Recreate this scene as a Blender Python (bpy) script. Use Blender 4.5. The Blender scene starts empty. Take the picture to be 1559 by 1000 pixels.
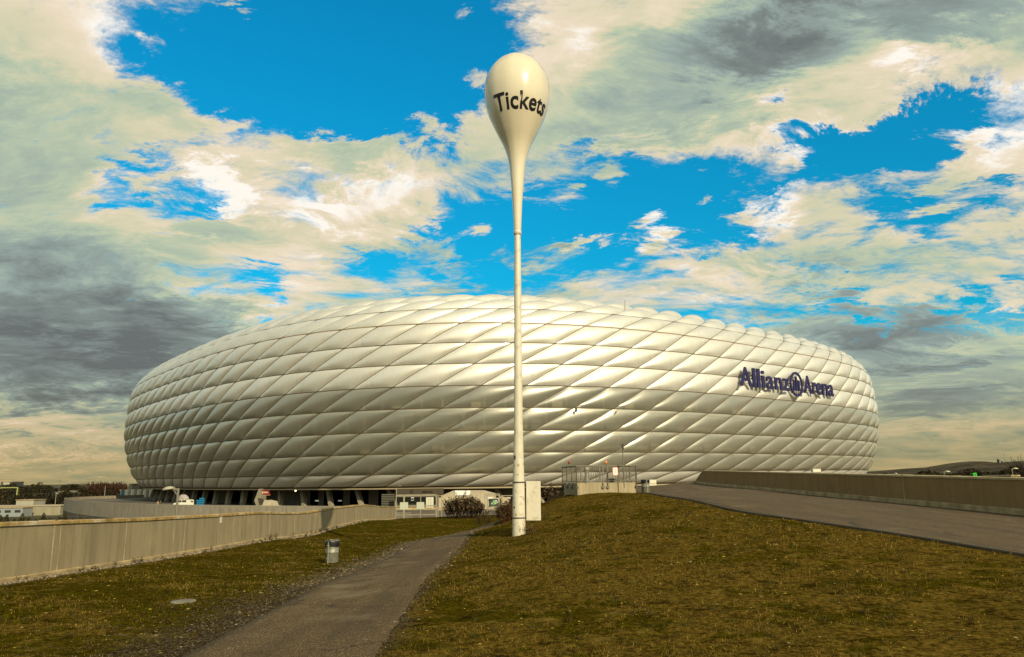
import bpy, bmesh, math, random
import numpy as np
from mathutils import Vector, Matrix
random.seed(7); RS = np.random.RandomState(7)
SC = bpy.context.scene; COL = SC.collection
rad = math.radians

# ------------------------------------------------------------------ camera
FPX, PITCH, ROLL = 1132.44, 0.19845, -0.01299          # focal length in pixels of a 1559 px wide frame
cp, sp, cr, sr = math.cos(PITCH), math.sin(PITCH), math.cos(ROLL), math.sin(ROLL)
FWD = Vector((0, cp, sp)); UP0 = Vector((0, -sp, cp)); RT0 = Vector((1, 0, 0))
RT = RT0 * cr + UP0 * sr; UP = -RT0 * sr + UP0 * cr
cam = bpy.data.cameras.new('camera'); cam.sensor_width = 36; cam.lens = FPX / 1559 * 36
cam.clip_start = 0.1; cam.clip_end = 30000
camo = bpy.data.objects.new('camera', cam); COL.objects.link(camo); SC.camera = camo
camo.matrix_world = Matrix(((RT.x, UP.x, -FWD.x, 0), (RT.y, UP.y, -FWD.y, 0), (RT.z, UP.z, -FWD.z, 0), (0, 0, 0, 1)))
SC.view_settings.view_transform = 'Standard'; SC.view_settings.look = 'None'
SC.view_settings.exposure = 0.0; SC.view_settings.gamma = 1

def ray(px, py):
    return RT * ((px - 779.5) / FPX) + UP * ((500 - py) / FPX) + FWD
def P(px, py, z):                       # point at height z seen at this place
    d = ray(px, py); return d * (z / d.z)
def D(px, py, dist):                    # point at forward distance dist
    d = ray(px, py); return d * (dist / d.y)
def proj(v):
    d = v[1] * cp + v[2] * sp; a = v[0] / d; b = (-v[1] * sp + v[2] * cp) / d
    return 779.5 + FPX * (a * cr + b * sr), 500 - FPX * (-a * sr + b * cr)

# ------------------------------------------------------------------ world and sun
SUN_AZ, SUN_EL = 29.0, 30.0             # degrees right of straight behind the camera / above the horizon
sdir = Vector((math.cos(rad(SUN_EL)) * math.sin(rad(SUN_AZ)), -math.cos(rad(SUN_EL)) * math.cos(rad(SUN_AZ)), math.sin(rad(SUN_EL))))
sl = bpy.data.lights.new('sun', 'SUN'); sl.energy = 5.0; sl.angle = rad(0.5); sl.color = (1.0, 0.87, 0.64)
so = bpy.data.objects.new('sun', sl); COL.objects.link(so); so.rotation_euler = sdir.to_track_quat('Z', 'Y').to_euler()

class NT:
    def __init__(s, tree): s.t = tree; s.n = tree.nodes; s.l = tree.links
    def new(s, typ, **kw):
        n = s.n.new(typ)
        for k, v in kw.items(): setattr(n, k, v)
        return n
    def put(s, sock, v):
        if v is None: return
        if isinstance(v, bpy.types.NodeSocket): s.l.new(v, sock)
        else: sock.default_value = v
    def math(s, op, a, b=None, c=None, clamp=False):
        n = s.new('ShaderNodeMath', operation=op, use_clamp=clamp)
        for i, v in enumerate((a, b, c)): s.put(n.inputs[i], v)
        return n.outputs[0]
    def vm(s, op, a, b=None):
        n = s.new('ShaderNodeVectorMath', operation=op)
        s.put(n.inputs[0], a); s.put(n.inputs[1], b)
        return n.outputs['Value'] if op in ('LENGTH', 'DOT_PRODUCT') else n.outputs[0]
    def noise(s, vec, scale, detail=4, rough=0.5, dist=0.0, col=False):
        n = s.new('ShaderNodeTexNoise'); s.put(n.inputs['Vector'], vec); n.inputs['Scale'].default_value = scale
        n.inputs['Detail'].default_value = detail; n.inputs['Roughness'].default_value = rough
        n.inputs['Distortion'].default_value = dist
        return n.outputs['Color'] if col else n.outputs[0]
    def rng(s, v, a, b, c=0.0, d=1.0, smooth=True):
        n = s.new('ShaderNodeMapRange', interpolation_type='SMOOTHSTEP' if smooth else 'LINEAR')
        s.put(n.inputs[0], v)
        for i, q in enumerate((a, b, c, d)): n.inputs[i + 1].default_value = q
        return n.outputs[0]
    def mix(s, f, a, b, blend='MIX'):
        n = s.new('ShaderNodeMix', data_type='RGBA', blend_type=blend)
        s.put(n.inputs[0], f)
        for i, v in ((6, a), (7, b)):
            if isinstance(v, (tuple, list)): v = tuple(v)[:3] + (1,)
            s.put(n.inputs[i], v)
        return n.outputs[2]
    def ramp(s, f, stops, interp='LINEAR'):
        n = s.new('ShaderNodeValToRGB'); s.put(n.inputs[0], f); r = n.color_ramp; r.interpolation = interp
        while len(r.elements) < len(stops): r.elements.new(0.5)
        for e, (p_, c_) in zip(r.elements, stops): e.position = p_; e.color = tuple(c_)[:3] + (1,)
        return n.outputs[0]
    def mapping(s, vec, loc=(0, 0, 0), rot=(0, 0, 0), scale=(1, 1, 1), typ='POINT'):
        n = s.new('ShaderNodeMapping', vector_type=typ); s.put(n.inputs[0], vec)
        n.inputs[1].default_value = loc; n.inputs[2].default_value = rot; n.inputs[3].default_value = scale
        return n.outputs[0]

def lin(r, g, b):
    f = lambda c: (c / 255 / 12.92) if c / 255 <= 0.04045 else ((c / 255 + 0.055) / 1.055) ** 2.4
    return (f(r), f(g), f(b))

W = bpy.data.worlds.new('World'); SC.world = W; W.use_nodes = True
def build_world():
    t = NT(W.node_tree)
    for n in list(t.n): t.n.remove(n)
    tc = t.new('ShaderNodeTexCoord'); d = tc.outputs['Generated']
    sky = t.new('ShaderNodeTexSky', sky_type='NISHITA'); sky.sun_disc = False
    sky.sun_elevation = rad(SUN_EL); sky.sun_rotation = math.atan2(sdir.x, sdir.y)
    sky.air_density = 1.0; sky.dust_density = 0.3; sky.ozone_density = 3.0
    sep = t.new('ShaderNodeSeparateXYZ'); t.l.new(d, sep.inputs[0])
    z = t.math('MAXIMUM', sep.outputs[2], 0.0)
    den = t.math('ADD', z, 0.16)
    com = t.new('ShaderNodeCombineXYZ')
    t.l.new(t.math('DIVIDE', sep.outputs[0], den), com.inputs[0]); t.l.new(t.math('DIVIDE', sep.outputs[1], den), com.inputs[1])
    q = com.outputs[0]
    # clouds: layered noise on a cloud plane, pushed about by a slower noise
    w1 = t.vm('SUBTRACT', t.noise(q, 1.1, 3, 0.5, col=True), (0.5, 0.5, 0.5))
    qs = t.vm('ADD', q, t.vm('MULTIPLY', w1, (0.6, 0.6, 0.6)))
    qr = t.mapping(qs, rot=(0, 0, rad(-18)), scale=(1.0, 1.35, 1.0))
    n1 = t.noise(qr, 1.7, 12, 0.60)
    n2 = t.noise(t.mapping(qr, loc=(3.1, 7.7, 1.3)), 3.1, 10, 0.62)
    n3 = t.noise(t.mapping(qs, loc=(11.1, 2.7, 5.3)), 1.6, 9, 0.55)
    dw = t.vm('ADD', d, t.vm('MULTIPLY', t.vm('SUBTRACT', t.noise(qr, 2.8, 9, 0.72, col=True), (0.5, 0.5, 0.5)), (0.28, 0.28, 0.24)))
    dh = t.vm('ADD', d, t.vm('MULTIPLY', t.vm('SUBTRACT', t.noise(qr, 6.5, 8, 0.72, col=True), (0.5, 0.5, 0.5)), (0.10, 0.10, 0.08)))
    chain = [None]
    def field(blobs, vec, base):
        acc = base; vec0 = vec
        for (px, py, rx, ry, ang, w) in blobs:
            c = ray(px, py).normalized(); ca, sa = math.cos(rad(ang)), math.sin(rad(ang))
            t1 = (RT * ca + UP * sa); t1 = (t1 - c * t1.dot(c)).normalized(); t2 = c.cross(t1) * -1
            k = c.dot(FWD)
            M = Matrix((t1, t2, t1.cross(t2))).transposed()
            if chain[0] is not None:      # evaluate one after the other, so that the shader stays small
                vec = t.vm('ADD', vec0, t.math('MULTIPLY', chain[0], 1e-7))
            v = t.mapping(vec, loc=c, rot=M.to_euler('XYZ'), scale=(rx / FPX * k, ry / FPX * k, 0.6), typ='TEXTURE')
            f = t.rng(t.vm('LENGTH', v), 1.25, 0.25)
            acc = t.math('MULTIPLY_ADD', f, w, acc); chain[0] = acc
        return acc
    cov = field(COVER, dw, 0.47)
    cov = field(COVER_SMALL, dh, cov)
    br = field(BRIGHT, dw, 0.54)
    # fewer small-scale holes near the horizon
    n4 = t.noise(t.mapping(qr, loc=(5.1, 1.7, 9.3), scale=(1, 1.3, 1)), 7.0, 9, 0.72)
    n = t.math('ADD', t.math('ADD', t.math('MULTIPLY', n1, 0.42), t.math('MULTIPLY', n2, 0.38)), t.math('MULTIPLY', n4, 0.34)); n = t.math('SUBTRACT', n, 0.07)
    dens = t.math('ADD', cov, t.math('MULTIPLY', t.math('SUBTRACT', n, 0.5), 3.0))
    mask = t.rng(dens, 0.22, 0.66)
    lit = t.math('ADD', br, t.math('MULTIPLY', t.math('SUBTRACT', n3, 0.5), 0.75))
    lit = t.math('ADD', lit, t.math('MULTIPLY', t.math('SUBTRACT', n2, 0.5), 0.85))
    # thick middles a little darker than the rims
    lit = t.math('ADD', lit, t.math('MULTIPLY', t.math('MULTIPLY', t.math('SUBTRACT', n4, 0.5), 0.80), t.rng(sep.outputs[2], .04, .22, .1, 1.0)))
    lit = t.math('SUBTRACT', lit, t.rng(dens, 0.6, 1.3, 0.0, 0.16))
    lit = t.math('ADD', lit, t.math('MULTIPLY', t.rng(dens, 0.85, 0.45), 0.14))
    ccol = t.ramp(lit, [(0.0, lin(106, 113, 112)), (0.20, lin(130, 141, 138)), (0.38, lin(154, 171, 164)), (0.54, lin(184, 198, 172)),
                        (0.70, lin(218, 211, 178)), (0.87, lin(238, 222, 196)), (1.0, lin(255, 249, 238))])
    # the low sky: warm, brownish
    low = t.rng(sep.outputs[2], 0.16, -0.01)
    warm = t.ramp(lit, [(0.0, lin(92, 90, 76)), (0.35, lin(118, 112, 84)), (0.6, lin(150, 140, 98)), (0.85, lin(184, 160, 104)), (1.0, lin(212, 178, 114))])
    ccol = t.mix(t.math('MULTIPLY', low, 0.9), ccol, warm)
    # blue: the Nishita sky graded to the photograph's cyan blue
    hi = t.rng(sep.outputs[2], 0.12, 0.62)
    tint = t.mix(hi, BLUE_LOW, BLUE_HIGH)
    blue = t.mix(1.0, sky.outputs[0], tint, 'MULTIPLY')
    mask = t.math('MAXIMUM', mask, t.rng(sep.outputs[2], 0.19, 0.08))
    cl = t.vm('MULTIPLY', ccol, (10, 10, 10))
    col = t.mix(mask, blue, cl)
    # warm glow around the sun, added unseen behind the camera as fill light
    gl = t.math('POWER', t.math('MAXIMUM', t.vm('DOT_PRODUCT', d, tuple(sdir)), 0.0), 5.0)
    col = t.vm('ADD', col, t.mix(gl, (0, 0, 0), (9.0, 6.2, 3.0)))
    # below the horizon: plain dark ground light
    col = t.mix(t.rng(sep.outputs[2], 0.0, -0.03), col, (0.9, 0.75, 0.42))
    bg = t.new('ShaderNodeBackground'); t.l.new(col, bg.inputs[0]); bg.inputs[1].default_value = 0.1
    o = t.new('ShaderNodeOutputWorld'); t.l.new(bg.outputs[0], o.inputs[0])
BLUE_LOW = (0.04, 1.18, 1.22); BLUE_HIGH = (0.04, 1.55, 1.75)
# (px, py, rx, ry, angle, weight) directions of open sky (-) and of cloud banks (+)
COVER = [(440, 60, 250, 110, 0, -.62), (650, 80, 190, 120, 0, -.62), (520, 160, 170, 70, 0, -.55), (300, 130, 60, 50, 0, -.2),
         (215, 275, 90, 30, 8, -.34), (300, 310, 60, 22, 20, -.3), (830, 350, 190, 75, 0, -.62), (1000, 300, 120, 60, 10, -.55), (1080, 330, 60, 60, 0, -.4),
         (720, 385, 90, 30, 0, -.35), (940, 235, 90, 26, 10, -.35), (1290, 212, 140, 34, -5, -.62), (1440, 180, 70, 34, 25, -.45),
         (1390, 335, 80, 34, 0, -.40), (1250, 265, 70, 20, 15, -.2), (1500, 470, 110, 26, 4, -.36), (1290, 455, 80, 16, -6, -.3), (1530, 300, 50, 14, 0, -.2),
         (400, 436, 36, 18, 0, -.3), (560, 390, 60, 22, 0, -.3), (655, 355, 40, 22, 0, -.3), (640, 430, 30, 12, 0, -.2),
         (50, 180, 170, 240, 0, .34), (80, 480, 260, 180, 0, .45), (340, 290, 110, 60, 0, .20), (470, 340, 240, 80, 8, .27), (170, 190, 60, 24, 20, -.12), (330, 185, 50, 26, -20, .16), (640, 300, 60, 30, 30, .12), (1120, 400, 90, 26, 5, .12), (1100, 330, 40, 18, 0, -.2), (1180, 290, 60, 12, 20, -.14), (1330, 300, 90, 12, 12, -.12), (540, 240, 120, 40, -6, .34),
         (900, 110, 150, 130, -20, .42), (1120, 130, 240, 110, 0, .42), (1330, 60, 300, 110, 0, .42), (1250, 340, 180, 60, 10, .25), (1490, 260, 120, 50, 30, .3),
         (1300, 560, 320, 90, 0, .4), (700, 200, 70, 60, 40, .3), (250, 560, 300, 130, 0, .4)]
COVER_SMALL = [(655, 175, 30, 44, 20, .34), (500, 205, 44, 20, 0, .30), (590, 180, 26, 16, 0, .25), (285, 185, 34, 26, 0, .26), (345, 160, 22, 9, 10, .34), (780, 130, 26, 40, 20, .3), (1480, 215, 30, 20, 30, .3), (1350, 170, 24, 22, 40, .25), (935, 262, 20, 36, 20, .35), (1210, 235, 30, 14, 20, .3), (985, 352, 46, 26, 15, .62), (885, 368, 60, 11, 2, .6), (740, 346, 22, 12, 20, .5), (890, 287, 20, 8, 0, .5), (722, 118, 30, 18, 20, .55),
               (400, 86, 38, 14, -20, .42), (480, 190, 50, 9, -18, .4), (240, 70, 20, 18, 0, .3), (240, 150, 60, 26, 10, .3), (365, 5, 26, 12, 0, .45), (700, 10, 26, 18, 0, .4), (1070, 302, 24, 8, 20, .45)]
BRIGHT = [(345, 285, 62, 44, -20, .48), (420, 300, 110, 50, 0, .25), (560, 300, 150, 50, 10, .30), (880, 25, 90, 70, 30, .20), (860, 90, 90, 80, 0, .25), (1000, 40, 50, 40, 0, .2),
          (1450, 80, 110, 34, 12, .25), (1350, 100, 70, 30, 0, .2), (1520, 210, 80, 70, 20, .28), (1180, 210, 160, 40, 0, .2), (1220, 290, 130, 40, 20, .22), (1080, 430, 120, 40, 0, .2),
          (930, 440, 90, 20, 0, .15), (60, 50, 200, 130, 0, .30), (120, 260, 160, 90, 0, .12), (400, 420, 140, 60, 0, .25), (985, 350, 50, 30, 0, .3), (700, 205, 80, 60, 0, .12), (1510, 470, 80, 14, 5, .3),
          (1340, 5, 340, 60, -6, -.34), (1130, 110, 130, 40, -4, -.15), (90, 500, 300, 110, -4, -.19), (330, 500, 200, 60, 10, -.15), (640, 395, 150, 34, -4, -.28), (700, 430, 260, 26, 0, -.22), (1150, 110, 150, 40, -6, -.12), (1060, 215, 130, 28, 8, .12), (1300, 150, 120, 30, 8, .10), (1250, 400, 90, 20, 0, -.12), (200, 330, 120, 40, 0, .08),
          (1340, 400, 200, 28, -8, -.08), (1400, 500, 240, 60, -4, -.30), (60, 560, 260, 60, 0, -.16), (1480, 600, 160, 50, 0, -.12), (300, 440, 160, 60, 8, -.14), (850, 415, 130, 16, 0, -.2), (60, 650, 260, 30, 0, .15), (60, 690, 200, 12, 3, .2), (1180, 40, 60, 30, 0, -.2), (1440, 560, 90, 14, 8, .10)]
build_world()
W.cycles.sampling_method = 'MANUAL'; W.cycles.sample_map_resolution = 256

# ------------------------------------------------------------------ helpers
MATS = {}
def mat(name, color, rough=0.8, spec=0.5, metal=0.0, fn=None, bump=None):
    if name in MATS: return MATS[name]
    m = bpy.data.materials.new(name); m.use_nodes = True; t = NT(m.node_tree)
    b = t.n['Principled BSDF']
    b.inputs['Base Color'].default_value = tuple(color)[:3] + (1,); b.inputs['Roughness'].default_value = rough
    b.inputs['Specular IOR Level'].default_value = spec; b.inputs['Metallic'].default_value = metal
    if fn: fn(t, b)
    if bump:
        sc, st, dist = bump
        tc = t.new('ShaderNodeTexCoord')
        bn = t.new('ShaderNodeBump'); bn.inputs['Strength'].default_value = st; bn.inputs['Distance'].default_value = dist
        t.l.new(t.noise(tc.outputs['Object'], sc, 5, 0.6), bn.inputs['Height']); t.l.new(bn.outputs[0], b.inputs['Normal'])
    MATS[name] = m; return m
def mottled(c1, c2, scale, c3=None, s3=1.0):
    def fn(t, b):
        tc = t.new('ShaderNodeTexCoord'); o = tc.outputs['Object']
        c = t.mix(t.rng(t.noise(o, scale, 6, 0.6), 0.3, 0.7), c1, c2)
        if c3: c = t.mix(t.rng(t.noise(o, s3, 4, 0.6), 0.5, 0.72), c, c3)
        t.l.new(c, b.inputs['Base Color'])
    return fn

class MB:
    def __init__(s): s.v = []; s.f = []; s.mi = []; s.smooth = []
    def add(s, vs, fs, mi=0, smooth=False):
        o = len(s.v); s.v.extend([tuple(v) for v in vs])
        for f in fs: s.f.append(tuple(i + o for i in f)); s.mi.append(mi); s.smooth.append(smooth)
        return s
    def box(s, c, size, rz=0.0, mi=0, M=None, bev=0.0):
        hx, hy, hz = size[0] / 2, size[1] / 2, size[2] / 2
        R = M if M is not None else Matrix.Rotation(rz, 3, 'Z'); c = Vector(c)
        if bev <= 0:
            vs = [c + R @ Vector((x * hx, y * hy, z * hz)) for z in (-1, 1) for x, y in ((-1, -1), (1, -1), (1, 1), (-1, 1))]
            return s.add(vs, [(3, 2, 1, 0), (4, 5, 6, 7), (0, 1, 5, 4), (1, 2, 6, 5), (2, 3, 7, 6), (3, 0, 4, 7)], mi)
        pts = []
        for cx, cy in ((-1, -1), (1, -1), (1, 1), (-1, 1)):
            a0 = math.atan2(cy, cx)
            for a in (-0.6, 0, 0.6):
                pts.append((cx * (hx - bev) + bev * math.cos(a0 + a) , cy * (hy - bev) + bev * math.sin(a0 + a)))
        n = len(pts); vs = []
        for z, k in ((-hz, -bev), (-hz + bev, 0), (hz - bev, 0), (hz, -bev)):
            for x, y in pts:
                vs.append(c + R @ Vector((x * (1 + k / hx), y * (1 + k / hy), z)))
        fs = [tuple(reversed(range(n))), tuple(range(3 * n, 4 * n))]
        for l in range(3):
            for i in range(n): fs.append((l * n + i, l * n + (i + 1) % n, (l + 1) * n + (i + 1) % n, (l + 1) * n + i))
        return s.add(vs, fs, mi)
    def tube(s, pts, r, n=8, mi=0, caps=True, smooth=True):
        pts = [Vector(p) for p in pts]; m = len(pts)
        rs = r if isinstance(r, (list, tuple)) else [r] * m
        vs = []; up = None
        for i, p in enumerate(pts):
            t = (pts[min(i + 1, m - 1)] - pts[max(i - 1, 0)]).normalized()
            if up is None: up = Vector((0, 0, 1)) if abs(t.z) < 0.9 else Vector((1, 0, 0))
            a = t.cross(up).normalized(); b = a.cross(t).normalized(); up = b
            for k in range(n):
                th = 2 * math.pi * (k + .5) / n; vs.append(p + (a * math.cos(th) + b * math.sin(th)) * rs[i])
        fs = []
        for i in range(m - 1):
            for k in range(n): fs.append((i * n + k, i * n + (k + 1) % n, (i + 1) * n + (k + 1) % n, (i + 1) * n + k))
        s.add(vs, fs, mi, smooth)
        if caps:
            s.add(vs[:n], [tuple(reversed(range(n)))], mi); s.add(vs[-n:], [tuple(range(n))], mi)
        return s
    def lathe(s, c, prof, n=24, mi=0, smooth=True):
        c = Vector(c); vs = []
        for r, z in prof:
            for k in range(n):
                th = 2 * math.pi * k / n; vs.append(c + Vector((r * math.cos(th), r * math.sin(th), z)))
        fs = []
        for i in range(len(prof) - 1):
            for k in range(n): fs.append((i * n + k, i * n + (k + 1) % n, (i + 1) * n + (k + 1) % n, (i + 1) * n + k))
        s.add(vs, fs, mi, smooth)
        s.add(vs[:n], [tuple(reversed(range(n)))], mi); s.add(vs[-n:], [tuple(range(n))], mi)
        return s
    def grid(s, rows, mi=0, smooth=True, flip=False):
        n = len(rows[0]); vs = [p for r in rows for p in r]; fs = []
        for i in range(len(rows) - 1):
            for k in range(n - 1):
                f = (i * n + k, i * n + k + 1, (i + 1) * n + k + 1, (i + 1) * n + k); fs.append(f[::-1] if flip else f)
        return s.add(vs, fs, mi, smooth)
    def build(s, name, mats, parent=None, origin=None):
        me = bpy.data.meshes.new(name); vs = np.array(s.v, dtype=float)
        par = Vector(parent['_o']) if parent is not None else Vector((0, 0, 0))
        if origin is None: origin = par if parent is not None else Vector((0, 0, 0))
        origin = Vector(origin)
        me.from_pydata([tuple(v) for v in (vs - np.array(origin))], [], s.f)
        if not isinstance(mats, (list, tuple)): mats = [mats]
        for m in mats: me.materials.append(m)
        me.polygons.foreach_set('material_index', s.mi); me.polygons.foreach_set('use_smooth', s.smooth)
        me.update(); o = bpy.data.objects.new(name, me); COL.objects.link(o)
        o.location = origin - par if parent is not None else origin
        if parent is not None:
            o.parent = parent; o['_o'] = tuple(origin)
        else: o['_o'] = tuple(origin)
        return o
def tag(o, label=None, cat=None, group=None, kind=None):
    if label: o['label'] = label
    if cat: o['category'] = cat
    if group: o['group'] = group
    if kind: o['kind'] = kind
    return o
def thing(name, loc, label, cat, group=None):
    o = bpy.data.objects.new(name, None); COL.objects.link(o); o.location = loc; o['_o'] = tuple(loc); o.empty_display_size = 0.2
    return tag(o, label, cat, group)
def copy_tree(o, loc, label, rz=0.0, sc=1.0):
    def cpy(x, par):
        c = x.copy(); COL.objects.link(c); c.parent = par
        for ch in [k for k in x.children]: cpy(ch, c)
        return c
    c = cpy(o, None); c.location = loc; c.rotation_euler = (0, 0, rz); c.scale = (sc, sc, sc); c['label'] = label
    return c
def fast_mesh(name, verts, faces_n, idx, mats, mi=None):
    """verts (n,3), faces all with faces_n corners, idx flat"""
    me = bpy.data.meshes.new(name); nv = len(verts); nf = len(idx) // faces_n
    me.vertices.add(nv); me.vertices.foreach_set('co', np.asarray(verts, dtype=np.float32).ravel())
    me.loops.add(len(idx)); me.loops.foreach_set('vertex_index', np.asarray(idx, dtype=np.int32))
    me.polygons.add(nf); me.polygons.foreach_set('loop_start', np.arange(0, nf * faces_n, faces_n, dtype=np.int32))
    if mi is not None: me.polygons.foreach_set('material_index', np.asarray(mi, dtype=np.int32))
    me.update(calc_edges=True)
    for m in (mats if isinstance(mats, (list, tuple)) else [mats]): me.materials.append(m)
    o = bpy.data.objects.new(name, me); COL.objects.link(o); return o
def text_geo(txt, bold=0.0, extrude=0.1, step=None, spacing=1.0):
    """letters as (verts, faces), x to the right, y up, z thickness"""
    cu = bpy.data.curves.new('txt', 'FONT'); cu.body = txt; cu.size = 1.0; cu.offset = bold; cu.extrude = extrude; cu.space_character = spacing
    cu.resolution_u = 6
    ob = bpy.data.objects.new('txt', cu); COL.objects.link(ob)
    dg = bpy.context.evaluated_depsgraph_get(); me = bpy.data.meshes.new_from_object(ob.evaluated_get(dg))
    bpy.data.objects.remove(ob); bm = bmesh.new(); bm.from_mesh(me)
    if step:
        xs = [v.co.x for v in bm.verts]; x = min(xs) + step
        while x < max(xs):
            bmesh.ops.bisect_plane(bm, geom=bm.verts[:] + bm.edges[:] + bm.faces[:], plane_co=(x, 0, 0), plane_no=(1, 0, 0)); x += step
    bm.verts.index_update(); vs = [v.co.copy() for v in bm.verts]; fs = [tuple(v.index for v in f.verts) for f in bm.faces]
    bm.free(); bpy.data.meshes.remove(me); bpy.data.curves.remove(cu); return vs, fs
def fbm(x, y, seed=0):
    r = np.random.RandomState(seed); v = 0 * x
    for o in range(7):
        a, p1, p2 = r.rand() * 6.28, r.rand() * 6.28, r.rand() * 6.28; f = 1.0 * 1.7 ** o
        v = v + np.sin((x * math.cos(a) + y * math.sin(a)) * f + p1) * np.sin((-x * math.sin(a) + y * math.cos(a)) * f * 1.1 + p2) / 1.5 ** o
    return v

# ------------------------------------------------------------------ walls in plan, from their top and foot lines
def wall_pts(top, foot, H):
    tx, ty = [p[0] for p in top], [p[1] for p in top]; out = []
    for px, py in foot:
        rb = ray(px, py); az = rb.x / rb.y; q = px
        for _ in range(12):
            rt = ray(q, np.interp(q, tx, ty)); q += (az - rt.x / rt.y) * FPX * 0.9
        rt = ray(q, np.interp(q, tx, ty)); dd = H / (rt.z / rt.y - rb.z / rb.y)
        out.append(Vector((az * dd, dd, rb.z / rb.y * dd)))
    return out
WL = wall_pts([(-40, 797), (0, 795.4), (128, 790.5), (257, 785), (400, 778.5), (503, 773), (601, 771)], [(0, 888), (128, 867), (257, 844.5), (400, 821.5), (503, 804), (601, 790)], 1.15)
WR = wall_pts([(1072, 716.5), (1140, 717.4), (1321, 722), (1559, 728.5), (1600, 730)], [(1075, 738), (1154, 746.5), (1321, 761), (1470, 776), (1559, 786)], 1.15)
def smooth_line(pts, deg=2):
    y = np.array([p.y for p in pts]); x = np.polyfit(y, [p.x for p in pts], deg); z = np.polyfit(y, [p.z for p in pts], deg)
    return x, z
# ------------------------------------------------------------------ the terrain of the mound
_wrz = np.polyfit([p.y for p in WR], [p.z for p in WR], 1); _wrx = np.polyfit([p.y for p in WR], [p.x for p in WR], 1)
ctrl = [tuple(p) for p in WL] + [(float(np.polyval(_wrx, y)), y, float(np.polyval(_wrz, y))) for y in (5, 12, 18, 24, 30, 36, 42, 48, 54, 60, 66, 71)]
def cpt(px, py, z): ctrl.append(tuple(P(px, py, z)))
for a in [(1000, 1000, -1.62), (700, 1000, -1.72), (1559, 1000, -1.52), (1300, 960, -1.55), (1559, 846, -1.40), (1430, 825, -1.30), (1287, 801.6, -1.20), (1143, 780, -1.08),
          (1000, 752, -.90), (430, 1000, -1.80), (520, 920, -1.90), (590, 870, -2.08), (640, 840, -2.25), (700, 812, -2.55), (738, 797, -2.95), (790, 815, -1.72),
          (870, 752, -.84), (960, 751, -.83), (700, 790, -3.0), (200, 1000, -1.80), (200, 900, -1.85), (850, 860, -1.50), (1000, 800, -1.12), (850, 776, -1.12), (790, 797, -1.95)]: cpt(*a)
ctrl += [(3.1, 36, -.80), (5.9, 36.5, -.80), (4.5, 33, -.88), (-9.6, 0, -1.7), (-9.6, -14, -1.6), (0, 0, -1.62), (0, -14, -1.6), (16, -8, -1.8), (16, -14, -1.85), (8, 0, -1.6), (-3, 75, -3.5), (5.5, 60, -1.7), (5, 72, -3.2),
         (16, 82, -2.9), (8, 80, -3.2), (-14, 112, -6.0), (0, 112, -6.0), (20, 112, -6.0), (-12, 95, -5.1), (0, 95, -5.1), (18, 95, -4.8), (12.5, 67, -.86), (9.5, 62, -.88), (-.6, 40, -2.25), (-1.3, 39.3, -2.38), (1.5, 45, -2.5), (.2, 34, -1.62), (4.5, 50, -2.1), (-2, 60, -3.3), (8.5, 48, -.85)]
CT = np.array(ctrl); n_ = len(CT)
def _k(r): return r * 1.0
A_ = np.zeros((n_ + 3, n_ + 3)); dd_ = np.hypot(CT[:, None, 0] - CT[None, :, 0], CT[:, None, 1] - CT[None, :, 1])
def kern(r): return np.where(r > 1e-9, r * r * np.log(r + 1e-12), 0)
A_[:n_, :n_] = kern(dd_) + np.eye(n_) * 1.5; A_[:n_, n_] = 1; A_[:n_, n_ + 1:] = CT[:, :2]; A_[n_, :n_] = 1; A_[n_ + 1:, :n_] = CT[:, :2].T
wts = np.linalg.solve(A_, np.concatenate([CT[:, 2], [0, 0, 0]]))
def zt(x, y):
    x = np.atleast_1d(np.asarray(x, float)); y = np.atleast_1d(np.asarray(y, float)); sh = x.shape; x = x.ravel(); y = y.ravel()
    out = np.empty(len(x))
    for i in range(0, len(x), 20000):
        a, b = x[i:i + 20000], y[i:i + 20000]; r = np.hypot(a[:, None] - CT[None, :, 0], b[:, None] - CT[None, :, 1])
        out[i:i + 20000] = kern(r) @ wts[:n_] + wts[n_] + wts[n_ + 1] * a + wts[n_ + 2] * b
    return out.reshape(sh)
def zf(x, y): return float(zt(x, y)[0])
def G(px, py):                       # where this pixel's ray meets the mound
    d = ray(px, py); lo = 2.0; t = lo; prev = None
    ts = np.concatenate([np.arange(3, 60, .1), np.arange(60, 110, .5)])
    h = ts * d.z / d.y - zt(ts * d.x / d.y, ts); i = np.where(h < 0)[0]
    i = i[0] if len(i) else len(ts) - 1
    t = ts[i] if i == 0 else ts[i - 1] + (ts[i] - ts[i - 1]) * h[i - 1] / (h[i - 1] - h[i])
    return Vector((t * d.x / d.y, t, zf(t * d.x / d.y, t)))
exec_lines = None
Lx, _z = smooth_line(WL); Rx, _z2 = smooth_line(WR, 1)
yl0, yl1 = WL[0].y, WL[-1].y; yr0, yr1 = WR[-1].y, WR[0].y
def xl(y):
    y = np.asarray(y, float); b = np.polyval(Lx, np.clip(y, yl0, yl1)); return b + np.where(y < yl0, (y - yl0) * -.02, 0) + np.where(y > yl1, (y - yl1) * -.10, 0)
def xr(y):
    y = np.asarray(y, float); b = np.polyval(Rx, np.clip(y, yr0, yr1)); return b + np.where(y > yr1, (y - yr1) * .12, 0)
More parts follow.
